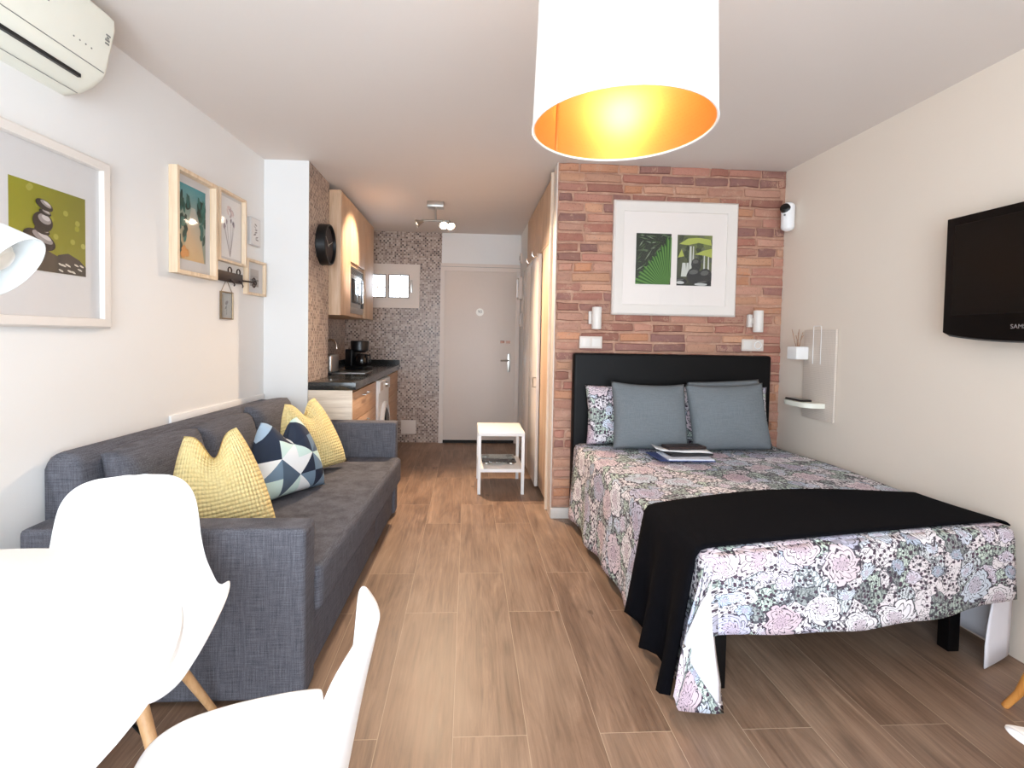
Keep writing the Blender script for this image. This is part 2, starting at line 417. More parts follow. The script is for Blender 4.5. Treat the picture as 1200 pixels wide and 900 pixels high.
def m_counter():
    t = NT('dark_quartz'); f = t.noise(t.obj(), 260, 3)
    return t.out(t.ramp(f, [(.4, lin((30, 31, 31))), (.7, lin((54, 53, 52)))]), .16)
COUNTER = m_counter()
def m_peg():
    t = NT('perforated_board'); X, Y, Z = t.xyz(t.obj())
    a = t.math('SINE', t.math('MULTIPLY', t.math('ADD', X, Z), 320)); b = t.math('SINE', t.math('MULTIPLY', t.math('SUBTRACT', X, Z), 320))
    g = t.math('GREATER_THAN', t.math('MULTIPLY', a, b), .45)
    return t.out(t.mix(t.math('MULTIPLY', g, .5), lin((214, 202, 190)), lin((172, 156, 144))), .5)
PEG = m_peg()
def m_shade():
    t = NT('perforated_shade'); u, v, _ = t.xyz(t.uv())
    U = t.math('MULTIPLY', u, 110); V = t.math('MULTIPLY', v, 30)
    sh = t.math('MULTIPLY', t.math('MODULO', t.math('FLOOR', V), 2.0), .5)
    fu = t.math('SUBTRACT', t.math('FRACT', t.math('ADD', U, sh)), .5); fv = t.math('SUBTRACT', t.math('FRACT', V), .5)
    r = t.math('SQRT', t.math('ADD', t.math('MULTIPLY', fu, fu), t.math('MULTIPLY', fv, fv)))
    dot = t.math('LESS_THAN', r, .24)
    t.bump(t.math('MULTIPLY', dot, -1), .6, .003)
    return t.out(t.mix(t.math('MULTIPLY', dot, .25), lin((240, 238, 234)), lin((222, 200, 176))), .5)
def m_gold():
    t = NT('gold_foil'); u, v, _ = t.xyz(t.uv())
    U = t.math('MULTIPLY', u, 110); V = t.math('MULTIPLY', v, 30)
    sh = t.math('MULTIPLY', t.math('MODULO', t.math('FLOOR', V), 2.0), .5)
    fu = t.math('SUBTRACT', t.math('FRACT', t.math('ADD', U, sh)), .5); fv = t.math('SUBTRACT', t.math('FRACT', V), .5)
    r = t.math('SQRT', t.math('ADD', t.math('MULTIPLY', fu, fu), t.math('MULTIPLY', fv, fv)))
    t.bump(t.math('LESS_THAN', r, .28), .7, .004)
    return t.out(lin((222, 166, 102)), .36, .75)
SHADE = m_shade(); GOLD = m_gold()
def m_emit(name, c, s):
    t = NT(name); t.set(t.b, 'Emission Color', lin(c)); t.set(t.b, 'Emission Strength', s)
    return t.out(lin(c), .4)
def m_glass(name, c=(245, 248, 248), rough=.02):
    t = NT(name); t.set(t.b, 'Transmission Weight', 1.0); t.set(t.b, 'IOR', 1.45)
    return t.out(lin(c), rough)
GLASS = m_glass('clear_glass')
def m_pane():
    t = NT('window_pane'); tr = t.n('ShaderNodeBsdfTransparent'); gl = t.n('ShaderNodeBsdfGlossy', {'Roughness': .03})
    lw = t.n('ShaderNodeLayerWeight', {'Blend': .5}); fr = t.math('ADD', .025, t.math('MULTIPLY', t.math('POWER', lw.outputs['Facing'], 5.0), .5)); mx = t.n('ShaderNodeMixShader', {0: fr, 1: tr.outputs[0], 2: gl.outputs[0]})
    t.t.links.new(mx.outputs[0], t.t.nodes['Material Output'].inputs[0]); return t.m
PANE = m_pane()

# ------------------------------------------------------------------ camera
CAMP = dict(pos=(1.4478, -.0543, 1.277), yaw=.0567, pitch=-.031, roll=.0181, f=580.0, sx=-19.0, sy=-37.0)
def make_camera():
    cd = bpy.data.cameras.new('camera'); co = bpy.data.objects.new('camera', cd); COL.objects.link(co)
    y, p, r = CAMP['yaw'], CAMP['pitch'], CAMP['roll']
    f = Vector((math.sin(y) * math.cos(p), math.cos(y) * math.cos(p), math.sin(p)))
    rt = Vector((math.cos(y), -math.sin(y), 0)); up = rt.cross(f)
    r2 = rt * math.cos(r) + up * math.sin(r); u2 = -rt * math.sin(r) + up * math.cos(r)
    m = Matrix((r2, u2, -f)).transposed().to_4x4(); m.translation = Vector(CAMP['pos'])
    co.matrix_world = m
    cd.sensor_width = 36; cd.lens = CAMP['f'] / 1200 * 36
    cd.shift_x = -CAMP['sx'] / 1200; cd.shift_y = CAMP['sy'] / 1200
    cd.clip_start = .02
    scene.camera = co
make_camera()

# ------------------------------------------------------------------ the room
H = 2.5; XR = 3.707; YB = 5.88; YW = 3.4045; XH = 2.066; YF = -1.0; YP = 3.56; XP = .305
LA = math.atan2(2.15, .13)                       # direction of the left wall
def wx(y): return -.13 + (y - 1.5) * .13 / 2.15
bm = new_bm(); box(bm, -.6, XR + .15, YF - .15, YB + .15, -.1, 0); struct('floor', bm, FLOOR, smooth=0)
bm = new_bm(); box(bm, -.6, XR + .15, YF - .15, YB + .15, H, H + .1); struct('ceiling', bm, CEIL, smooth=0)
def prism(bm, pts, z0, z1):
    a = [bm.verts.new((x, y, z0)) for x, y in pts]; b = [bm.verts.new((x, y, z1)) for x, y in pts]; n = len(pts)
    bm.faces.new(a[::-1]); bm.faces.new(b)
    for i in range(n): bm.faces.new((a[i], a[(i + 1) % n], b[(i + 1) % n], b[i]))
bm = new_bm(); prism(bm, [(wx(YF - .15), YF - .15), (wx(3.65), 3.65), (-.4, 3.65), (-.5, YF - .15)], 0, H); struct('wall_left', bm, WHITEWALL, smooth=0)
bm = new_bm(); box(bm, XR, XR + .15, YF - .15, YW + .15, 0, H); struct('wall_right', bm, WARMLIT_WALL, smooth=0)
# pillar: white face to the room, mosaic to the kitchen
bm = new_bm(); box(bm, -.05, XP, YP, 4.07, 0, H)
bmesh.ops.recalc_face_normals(bm, faces=bm.faces)
for f in bm.faces: f.material_index = 1 if f.normal.x > .5 else 0
struct('wall_pillar', bm, [WHITEWALL, MOSAIC], smooth=0)
bm = new_bm(); box(bm, -.2, 0, 4.07, YB + .15, 0, H); struct('wall_kitchen', bm, MOSAIC, smooth=0)
# back wall with kitchen window (x .10-.80, z 1.66-2.05) and door opening
bm = new_bm()
WX0, WX1, WZ0, WZ1 = .16, .80, 1.665, 2.05
for b in ((0, WX0, 0, H), (WX1, 1.124, 0, H), (WX0, WX1, 0, WZ0), (WX0, WX1, WZ1, H)):
    box(bm, b[0], b[1], YB, YB + .15, b[2], b[3])
struct('wall_back', bm, MOSAIC, smooth=0)
bm = new_bm()
for b in ((1.124, 1.158, 0, H), (2.022, 2.75, 0, H), (1.158, 2.022, 2.06, H)): box(bm, b[0], b[1], YB, YB + .15, b[2], b[3])
struct('wall_entrance', bm, WHITEWALL, smooth=0)
bm = new_bm(); box(bm, XH, XH + .1, 5.12, YB, 0, H); box(bm, XH, XH + .1, YW + .11, 3.56, 0, H); box(bm, 2.62, 2.75, YW + .11, YB, 0, H)
struct('wall_hall', bm, WHITEWALL, smooth=0)
# brick wall: mortar bed plus individually sized bricks
bm = new_bm(); box(bm, 2.0576, XR, YW + .008, YW + .11, 0, H)
cl = bm.loops.layers.float_color.new('ink')
nf = len(bm.faces)
pal = [(198, 140, 108), (192, 132, 98), (196, 146, 116), (156, 98, 86), (146, 92, 82), (176, 120, 106), (136, 92, 88), (124, 84, 84), (188, 140, 122), (182, 130, 112), (190, 142, 118)]
rb = random.Random(21); z = .085; row = 0
while z < H - .01:
    zh = min(.05 + rb.random() * .006, H - z - .002); x = 2.0576 + .012 - rb.random() * .16
    while x < XR - .01:
        w = rb.choice((.12, .2, .21, .225, .235, .25, .265)); x0 = max(2.0576 + .006 + rb.random() * .01, x); x1 = min(x + w, XR - .004)
        if x1 - x0 > .03:
            d = .004 + rb.random() * .006; j = lambda k=.004: (rb.random() - .5) * k
            vs = []
            for (px, pz) in ((x0, z), ((x0 + x1) / 2, z + j()), (x1, z), (x1, z + zh / 2), (x1, z + zh), ((x0 + x1) / 2, z + zh + j()), (x0, z + zh), (x0, z + zh / 2)):
                vs.append((px + j(.011), pz + j(.009)))
            cxm = (x0 + x1) / 2; czm = z + zh / 2
            back = [bm.verts.new((px, YW + .0085, pz)) for px, pz in vs]
            mid = [bm.verts.new((px, YW + .003 - d * .3, pz)) for px, pz in vs]
            fr = [bm.verts.new((cxm + (px - cxm) * (1 - .016 / (x1 - x0)), YW + .002 - d, czm + (pz - czm) * .8)) for px, pz in vs]
            fs = []
            for A, B in ((back, mid), (mid, fr)):
                for i in range(8): fs.append(bm.faces.new((A[i], A[(i + 1) % 8], B[(i + 1) % 8], B[i])))
            fs.append(bm.faces.new(fr))
            r = rb.random()
            c = pal[int((r ** .9) * len(pal)) % len(pal)]; k = .88 + rb.random() * .14
            c = tuple(min(255, v * k) for v in c)
            for f in fs:
                f.material_index = 1
                for lp in f.loops: lp[cl] = lin(c)
        x += w + .016
    z += .0695; row += 1
struct('wall_brick', bm, [MORTAR, BRICK], smooth=45)
bm = bbox(2.05, 2.0575, YW - .004, YW + .11, 0, H, .002); struct('trim_1', bm, SATIN)          # white corner bead
bm = bbox(2.052, XR, YW - .022, YW + .004, 0, .075, .003); struct('baseboard_brick', bm, plain('grey_tile', (206, 198, 190), .4))
# wall behind the camera with the balcony opening the daylight comes through
bm = new_bm(); OX0, OX1, OZ0, OZ1 = .0, 2.75, .04, 2.28
for b in ((-.4, OX0, 0, H), (OX1, XR + .15, 0, H), (OX0, OX1, 0, OZ0), (OX0, OX1, OZ1, H)): box(bm, b[0], b[1], YF - .15, YF, b[2], b[3])
struct('wall_front', bm, WHITEWALL, smooth=0)
w2 = root('window_2', 'balcony sliding door behind the viewer', 'window'); w2['kind'] = 'structure'; del w2['category']
bm = new_bm()
for a, b in ((OX0, OX0 + .06), (OX1 - .06, OX1), (1.345, 1.405)): box(bm, a, b, YF - .1, YF - .05, OZ0, OZ1)
box(bm, OX0, OX1, YF - .1, YF - .05, OZ0, OZ0 + .06); box(bm, OX0, OX1, YF - .1, YF - .05, OZ1 - .06, OZ1)
bevel(bm, .004); link('frame', bm, WHITE, w2)
bm = new_bm(); sheet(bm, OX0 + .05, OX1 - .05, YF - .075, OZ0 + .05, OZ1 - .05); link('pane', bm, PANE, w2, smooth=0)

# ---- kitchen window
w1 = root('window_1', 'small white kitchen window over the worktop', 'window'); w1['kind'] = 'structure'; del w1['category']
bm = new_bm()
def slab_with_holes(bm, x0, x1, z0, z1, holes, y0, y1):
    xs = sorted({x0, x1, *[h[0] for h in holes], *[h[1] for h in holes]}); zs = sorted({z0, z1, *[h[2] for h in holes], *[h[3] for h in holes]})
    for a, b in zip(xs, xs[1:]):
        for c, d in zip(zs, zs[1:]):
            mx, mz = (a + b) / 2, (c + d) / 2
            if any(h[0] < mx < h[1] and h[2] < mz < h[3] for h in holes): continue
            box(bm, a, b, y0, y1, c, d)
    bmesh.ops.remove_doubles(bm, verts=bm.verts, dist=1e-5)
    cnt = {}
    for f in bm.faces: cnt.setdefault(tuple(round(c, 4) for c in f.calc_center_median()), []).append(f)
    bmesh.ops.delete(bm, geom=[f for l in cnt.values() if len(l) > 1 for f in l], context='FACES')
PANES = [(.235, .470, 1.722, 1.985), (.511, .741, 1.722, 1.985)]
slab_with_holes(bm, .10, .867, 1.60, 2.115, PANES, YB - .03, YB + .02); link('frame', bm, SATIN, w1, smooth=0)
for k, h in enumerate(PANES):
    bm = new_bm(); sheet(bm, h[0] - .008, h[1] + .008, YB + .007, h[2] - .008, h[3] + .008); link('pane', bm, PANE, w1, smooth=0)
    bm = frame_bm(h[1] - h[0] + .012, h[3] - h[2] + .012, .012, .012, 0, .002)
    link('bead', bm, plain('bead_grey', (120, 104, 92), .6), w1, loc=((h[0] + h[1]) / 2, YB - .029, (h[2] + h[3]) / 2))
bm = bbox(.764, .784, YB - .05, YB - .03, 1.78, 1.93, .004); cyl(bm, (.774, YB - .05, 1.86), (.774, YB - .075, 1.86), .006); box(bm, .768, .78, YB - .085, YB - .073, 1.79, 1.865); link('handle', bm, STEEL, w1)
bm = new_bm()
for h in PANES:
    cyl(bm, ((h[0] + h[1]) / 2, YB + .1, WZ0), ((h[0] + h[1]) / 2, YB + .1, WZ1), .007); cyl(bm, (h[0] - .03, YB + .1, 1.85), (h[1] + .03, YB + .1, 1.85), .006)
link('grille', bm, plain('bar_paint', (210, 190, 160), .5), w1)

# ---- entrance door
d1 = root('door_1', 'plain white entrance door at the end of the hall', 'door', (0, 0, 0)); d1['kind'] = 'structure'; del d1['category']
bm = bbox(1.1585, 2.0215, YB - .012, YB + .03, .034, 2.0595, .002); link('leaf', bm, SATIN, d1)
bm = new_bm(); slab_with_holes(bm, 1.112, 2.060, 0, 2.14, [(1.164, 2.016, -.01, 2.052)], YB - .03, YB); link('casing', bm, SATIN, d1, smooth=0)
bm = new_bm(); sheet(bm, 1.112, 2.06, YB - .0302, 2.1, 2.104); link('casing_line', bm, GREYMARK, d1, smooth=0)
bm = new_bm(); box(bm, 1.16, 2.02, YB - .02, YB + .06, 0, .034); link('threshold', bm, DARKGAP, d1, smooth=0)
bm = bbox(1.925, 1.96, YB - .02, YB - .012, .86, 1.08, .004); link('handle_plate', bm, STEEL, d1)
bm = new_bm(); cyl(bm, (1.945, YB - .02, 1.0), (1.945, YB - .06, 1.0), .009); tube(bm, [(1.945, YB - .058, 1.0), (1.9, YB - .06, 1.0), (1.84, YB - .056, .998)], .009); link('handle', bm, STEEL, d1)
bm = bbox(1.835, 1.885, YB - .02, YB - .012, 1.205, 1.235, .003); v = box(bm, 1.905, 1.955, YB - .02, YB - .012, 1.203, 1.235); link('bolt', bm, plain('brown_metal', (150, 112, 96), .4, .6), d1)
s = root('door_sign', 'small round white sign on the entrance door', 'sign', (1.585, YB - .0125, 1.57))
bm = new_bm(); cyl(bm, (0, 0, 0), (0, -.004, 0), .046, n=32); link('disc', bm, plain('sign_white', (250, 246, 236), .3), s)
bm = text_bm('90', .05, .0006); link('number', bm, GREYMARK, s, loc=(0, -.0045, .004), smooth=0)

# ------------------------------------------------------------------ wardrobe in the hall
wd = root('wardrobe', 'tall built-in hall wardrobe with pale wood and white doors', 'wardrobe', (0, 0, 0))
bm = bbox(2.036, 2.066, 3.56, 3.59, 0, 2.485, .003); link('side_panel', bm, JAMB, wd)
bm = new_bm(); box(bm, 2.075, 2.6, 3.59, 5.12, .05, 2.48); link('carcass', bm, OAKV, wd, smooth=0)
for k, (a, b) in enumerate(((3.595, 4.06), (4.064, 4.56), (4.564, 5.115))):
    bm = bbox(2.054, 2.074, a, b, 2.0, 2.475, .002); link('upper_door', bm, OAKV, wd)
bm = bbox(2.054, 2.074, 3.595, 4.035, .04, 1.996, .002); link('door', bm, OAKV, wd)
GLOSSW = plain('white_gloss_door', (226, 216, 206), .12, var=.01)
for a, b in ((4.045, 4.58), (4.585, 5.115)):
    bm = bbox(2.024, 2.05, a, b, .03, 1.975, .002); dd = link('white_door', bm, GLOSSW, wd); dd['label'] = 'glossy white door leaf'
    if a < 4.1:
        bm = new_bm(); tube(bm, [(2.024, 4.09, .86), (2.0, 4.09, .86), (2.0, 4.09, .94), (2.024, 4.09, .94)], .005); link('handle', bm, STEEL, dd)
for y in (4.06, 4.42):
    hk = root('door_hook', 'chrome hook over the white wardrobe door, ' + ('nearer the brick wall' if y < 4.2 else 'nearer the entrance door'), 'hook', (2.024, y, 1.978), 0, 'hooks over the wardrobe door')
    bm = new_bm(); box(bm, -.008, .03, -.012, .012, 0, .004); box(bm, -.012, -.008, -.012, .012, -.06, .004); link('strap', bm, CHROME, hk)
    bm = new_bm(); tube(bm, [(-.01, 0, -.02), (-.04, 0, -.03), (-.055, 0, -.015), (-.055, 0, .015)], .005); link('prong', bm, CHROME, hk)

for nm, lb, cat, y0, y1, z0, z1, d in (('thermostat', 'small white sensor box high on the hall wall', 'sensor', 5.72, 5.79, 2.15, 2.26, .025),
                                   ('intercom', 'white intercom phone on the hall wall by the entrance', 'intercom', 5.64, 5.76, 1.72, 1.97, .045),
                                   ('light_switch', 'narrow white switch under the hall intercom', 'switch', 5.65, 5.72, 1.40, 1.56, .02)):
    o = root(nm, lb, cat, (XH, (y0 + y1) / 2, z0))
    bm = bbox(-d, 0, -(y1 - y0) / 2, (y1 - y0) / 2, 0, z1 - z0, .006, 3); link('housing', bm, SATIN, o)
    if nm == 'intercom':
        bm = bbox(-d - .02, -d, -.02, .02, .02, z1 - z0 - .02, .008, 3); link('handset', bm, PLASTIC, o)
    else:
        bm = bbox(-d - .004, -d, -.02, .02, .03, z1 - z0 - .03, .002); link('button', bm, PLASTIC if nm == 'light_switch' else GREYMARK, o)

# ------------------------------------------------------------------ kitchen
cab = root('kitchen_cabinet', 'pale wood wall cabinet unit with built-in microwave opening', 'cabinet', (0, 0, 0))
CX = .40
bm = new_bm(); box(bm, .002, CX - .02, 4.075, 4.415, 1.44, 2.44); box(bm, .002, CX - .02, 5.015, 5.46, 1.44, 2.44); box(bm, .002, CX - .02, 4.415, 5.015, 1.90, 2.44); box(bm, .002, CX - .02, 4.415, 5.015, 1.44, 1.47)
link('carcass', bm, OAKV, cab, smooth=0)
bm = bbox(XP + .001, CX, 4.072, 4.09, 1.435, 2.45, .002); link('end_panel', bm, OAKV, cab)
for a, b, z0, z1 in ((4.093, 4.412, 1.44, 2.445), (4.416, 5.013, 1.925, 2.445), (5.017, 5.46, 1.44, 2.445)):
    bm = bbox(CX - .018, CX + .002, a, b, z0, z1, .002); link('door', bm, OAKY if False else OAKV, cab)
mw = root('microwave_oven', 'built-in steel microwave between the kitchen wall cabinets', 'microwave', (CX - .018, 4.715, 1.473))
bm = bbox(-.3, .006, -.295, .295, 0, .42, .004); link('body', bm, STEEL, mw)
bm = bbox(.006, .016, -.285, .14, .06, .34, .004); md = link('door', bm, STEEL, mw)
bm = bbox(.016, .019, -.25, .10, .09, .31, .003); link('window', bm, GLOSSBLACK, md)
bm = new_bm(); tube(bm, [(.016, .125, .10), (.04, .125, .11), (.04, .125, .29), (.016, .125, .30)], .007); link('handle', bm, CHROME, md)
bm = bbox(.006, .014, .15, .285, .06, .34, .003); link('control_panel', bm, BLACK, mw)
bm = new_bm()
for i in range(5): box(bm, .006, .0075, -.28, .28, .355 + i * .011, .36 + i * .011)
link('vent', bm, DARKGAP, mw, smooth=0)
bm = bbox(.006, .012, -.285, .285, .012, .05, .002); link('trim', bm, STEEL, mw)

ck = root('wall_clock', 'round black wall clock on the mosaic side of the pillar', 'clock', (XP, 3.86, 1.965))
def disc(r, x0, x1, n=48):
    bm = new_bm(); cyl(bm, (x0, 0, 0), (x1, 0, 0), r, n=n); return bm
bm = new_bm(); lathe(bm, [(0, .0), (.15, 0), (.157, .004), (.157, .07), (.152, .075), (.144, .075), (.142, .05), (0, .05)], 56, Matrix.Rotation(R(90), 4, 'Y')); link('case', bm, BLACK, ck)
link('dial', disc(.141, .0505, .052), plain('clock_dial', (46, 38, 40), .6), ck)
bm = new_bm(); box(bm, .054, .056, -.004, .004, -.02, .085, Matrix.Rotation(R(50), 4, 'X')); box(bm, .057, .059, -.003, .003, -.02, .115, Matrix.Rotation(R(-70), 4, 'X')); cyl(bm, (.052, 0, 0), (.061, 0, 0), .008); link('hands', bm, STEEL, ck)

wt = root('worktop', 'dark grey quartz kitchen worktop with low upstand', 'worktop', (0, 0, 0))
bm = bbox(XP + .002, .645, YP - .0, 4.072, .875, .93, .003)
box(bm, .002, .645, 4.072, YB - .002, .875, .93); link('slab', bm, COUNTER, wt)
bm = bbox(.0, .02, 4.075, YB - .004, .931, .985, .002); box(bm, .02, .645, YB - .024, YB - .003, .931, .985); link('upstand', bm, COUNTER, wt)
bu = root('base_cabinet', 'pale wood kitchen base cabinet with drawers behind the sofa arm', 'cabinet', (0, 0, 0))
bm = bbox(XP + .002, .62, YP + .001, YP + .02, .0, .872, .002); link('end_panel', bm, OAKH, bu)
bm = new_bm(); box(bm, .31, .58, YP + .02, 4.58, .08, .87); link('carcass', bm, OAKY, bu, smooth=0)
for z0, z1 in ((.10, .37), (.375, .62), (.625, .845)):
    bm = bbox(.585, .605, YP + .022, 4.585, z0, z1, .002); dr = link('drawer', bm, OAKY, bu)
    bm = new_bm(); tube(bm, [(.605, 3.98, z1 - .05), (.63, 3.98, z1 - .05), (.63, 4.16, z1 - .05), (.605, 4.16, z1 - .05)], .005); link('handle', bm, STEEL, dr)
wm = root('washing_machine', 'white front-loading washing machine under the worktop', 'washing machine', (.0, 4.90, 0))
bm = bbox(.06, .625, -.298, .298, .02, .85, .008, 3); link('body', bm, PLASTIC, wm)
bm = bbox(.625, .637, -.295, .295, .73, .845, .004); cp = link('control_panel', bm, PLASTIC, wm)
bm = new_bm(); cyl(bm, (.637, .02, .79), (.66, .02, .79), .03, .026, 24); link('dial', bm, STEEL, cp)
bm = bbox(.637, .639, -.28, -.14, .75, .825, .002); link('detergent_drawer', bm, SATIN, cp)
bm = new_bm(); lathe(bm, [(.15, 0), (.2, 0), (.205, .012), (.19, .03), (.165, .034), (.15, .015)], 48, Matrix.Translation((.625, 0, .42)) @ Matrix.Rotation(R(90), 4, 'Y')); dd = link('door', bm, PLASTIC, wm)
bm = new_bm(); lathe(bm, [(0, .05), (.08, .045), (.13, .03), (.152, .01)], 40, Matrix.Translation((.625, 0, .42)) @ Matrix.Rotation(R(90), 4, 'Y')); link('porthole', bm, GLOSSBLACK, dd)
for sy in (-1, 1):
    bm = new_bm(); cyl(bm, (.55, sy * .25, 0), (.55, sy * .25, .022), .02); link('foot', bm, BLACK, wm)
b2 = root('base_cabinet', 'narrow wood base cabinet between washing machine and back wall', 'cabinet', (0, 0, 0))
bm = new_bm(); box(bm, .31, .60, 5.215, YB - .004, .0, .87); link('carcass', bm, OAKY, b2, smooth=0)
bm = bbox(.60, .62, 5.217, YB - .008, .62, .855, .002); link('drawer', bm, OAKY, b2)
bm = bbox(.60, .62, 5.217, YB - .008, .09, .615, .002); dr = link('door', bm, OAKY, b2)

# coffee maker
cm = root('coffee_maker', 'black drip coffee maker on the dark worktop', 'coffee maker', (.345, 5.0, .9305), R(68))
bm = bbox(-.085, .085, -.12, .10, 0, .03, .012, 3); link('base', bm, BLACK, cm)
bm = bbox(-.08, .08, .02, .10, .03, .20, .012, 3); link('tank', bm, BLACK, cm)
bm = new_bm(); lathe(bm, [(0, .17), (.06, .17), (.085, .19), (.092, .275), (.088, .285), (0, .287)], 32, Matrix.Translation((0, -.02, 0))); link('filter_holder', bm, BLACK, cm)
bm = new_bm(); lathe(bm, [(0, .035), (.055, .035), (.07, .06), (.068, .11), (.05, .145), (.045, .155), (0, .156)], 32, Matrix.Translation((0, -.045, 0))); jg = link('jug', bm, plain('smoked_glass', (20, 16, 16), .05), cm)
bm = new_bm(); tube(bm, [(0, -.095, .145), (0, -.14, .14), (0, -.145, .08), (0, -.115, .055)], .009); link('handle', bm, BLACK, jg)
# canister / toaster
to = root('toaster', 'small brushed steel toaster beside the kitchen tap', 'toaster', (.20, 4.36, .9305))
bm = bbox(-.075, .09, -.12, .12, .012, .17, .02, 4); link('body', bm, STEEL, to)
bm = bbox(-.08, .095, -.125, .125, 0, .02, .006); link('base', bm, BLACK, to)
bm = new_bm(); box(bm, -.045, -.015, -.09, .09, .168, .1715); box(bm, .025, .055, -.09, .09, .168, .1715); link('slot', bm, DARKGAP, to, smooth=0)
bm = bbox(-.01, .02, -.135, -.12, .09, .11, .004); link('lever', bm, BLACK, to)
# sink + tap
sk = root('kitchen_sink', 'steel sink bowl set into the dark worktop', 'sink', (.32, 4.62, .9305))
bm = new_bm()
def rring(w, h, z): return [(sx * w + a, sy * h + b, z) for sx, sy, a, b in ((-1, -1, 0, 0), (1, -1, 0, 0), (1, 1, 0, 0), (-1, 1, 0, 0))]
rs = [[bm.verts.new(p) for p in rring(w, h, z)] for w, h, z in ((.21, .2, 0), (.21, .2, .004), (.185, .175, .004), (.18, .17, .0005))]
for a, b in zip(rs, rs[1:]):
    for i in range(4): bm.faces.new((a[i], a[(i + 1) % 4], b[(i + 1) % 4], b[i]))
bm.faces.new(rs[-1]); bevel(bm, .004); link('bowl', bm, STEEL, sk)
tp = root('kitchen_tap', 'tall chrome kitchen tap with curved spout', 'tap', (.10, 4.72, .9305))
bm = new_bm(); cyl(bm, (0, 0, 0), (0, 0, .05), .025, .02, 24); link('base', bm, CHROME, tp)
bm = new_bm(); tube(bm, [(0, 0, .05), (0, 0, .24), (.012, -.005, .275), (.05, -.015, .295), (.09, -.03, .285), (.11, -.035, .25), (.115, -.036, .21)], .011, 12); link('spout', bm, CHROME, tp)
bm = new_bm(); tube(bm, [(.0, .02, .04), (.02, .06, .07), (.025, .075, .09)], .007); link('lever', bm, CHROME, tp)
# wall plate
sp = root('socket_plate', 'white square socket plate low on the mosaic wall', 'socket', (.757, YB, .185))
bm = bbox(-.088, .088, -.01, 0, -.083, .083, .004); link('plate', bm, SATIN, sp)
bm = bbox(-.07, .07, -.013, -.01, -.06, .06, .003); link('cover', bm, SATIN, sp)

# ------------------------------------------------------------------ ceiling spotlight
SPOTEM = m_emit('spot_bulb', (255, 236, 214), 18)
sl = root('ceiling_spotlight', 'steel ceiling spotlight bar with swivel heads in the kitchen', 'spotlight', (1.135, 4.55, H))
bm = bbox(-.075, .075, -.06, .06, -.05, 0, .004); link('canopy', bm, STEEL, sl)
bm = new_bm(); cyl(bm, (0, 0, -.05), (0, 0, -.16), .009); tube(bm, [(-.13, 0, -.165), (.13, 0, -.165)], .009); link('bar', bm, STEEL, sl)
SPOTS = []
for (px, d) in ((-.12, Vector((-.78, -.13, -.36))), (.07, Vector((.1, -.72, -.72))), (.125, Vector((.25, -.6, -.78)))):
    d.normalize(); q = d.to_track_quat('Z', 'Y').to_matrix().to_4x4()
    M = Matrix.Translation((px, 0, -.175)) @ q
    bm = new_bm(); lathe(bm, [(0, -.012), (.012, -.01), (.016, .01), (.036, .05), (.04, .062), (.037, .062), (.033, .05), (.0, .045)], 28, M); hd = link('spot_head', bm, STEEL, sl)
    bm = new_bm(); lathe(bm, [(0, .056), (.025, .054), (.033, .05)], 28, M); link('bulb', bm, SPOTEM, hd)
    SPOTS.append((M @ Vector((0, 0, .075)) + Vector((1.135, 4.55, H)), d))

# ------------------------------------------------------------------ stool + scale
st = root('side_table', 'small white metal side table with lower shelf in the hall', 'side table', (1.733, 4.15, 0))
SW, SD, SH = .19, .235, .505
bm = bbox(-SW, SW, -SD, SD, SH - .03, SH, .004); link('table_top', bm, WHITE, st)
bm = bbox(-SW + .005, SW - .005, -SD + .005, SD - .005, .18, .207, .003); link('shelf', bm, WHITE, st)
for sx in (-1, 1):
    for sy in (-1, 1):
        x = sx * (SW - .013); y = sy * (SD - .013); bm = bbox(x - .0125, x + .0125, y - .0125, y + .0125, 0, SH - .028, .002); link('leg', bm, WHITE, st)
sc = root('bathroom_scale', 'glass bathroom scale on the lower shelf of the side table', 'scale', (1.725, 4.18, .207))
bm = bbox(-.145, .145, -.13, .15, .018, .026, .006, 3); link('glass_plate', bm, m_glass('scale_glass', (225, 235, 232)), sc)
for sx in (-1, 1):
    for sy in (-.085, .11):
        bm = new_bm(); lathe(bm, [(0, 0), (.03, 0), (.034, .006), (.03, .018), (0, .018)], 24, Matrix.Translation((sx * .105, sy, 0))); link('foot', bm, STEEL, sc)

# ------------------------------------------------------------------ sofa
sf = root('sofa', 'long charcoal linen sofa bed against the left wall', 'sofa', (0, 0, 0))
def loft_box(x0, x1, y0, y1, z0, z1, w, seg=4, n=0, puff=0.0):
    bm = new_bm(); box(bm, x0, x1, y0, y1, z0, z1); bevel(bm, w, seg)
    return bm
NA0, NA1, FA0, FA1 = 1.640, 1.765, 3.435, 3.545
def arm(y0, y1, zt, xf):
    bm = new_bm(); box(bm, -.022 if y0 < 2 else wx(y0) + .012, xf, y0, y1, .015, zt); bevel(bm, .022, 4)
    return bm
a1 = link('armrest', arm(NA0, NA1, .612, .905), SOFA, sf); a2 = link('armrest', arm(FA0, FA1, .665, .955), SOFA, sf)
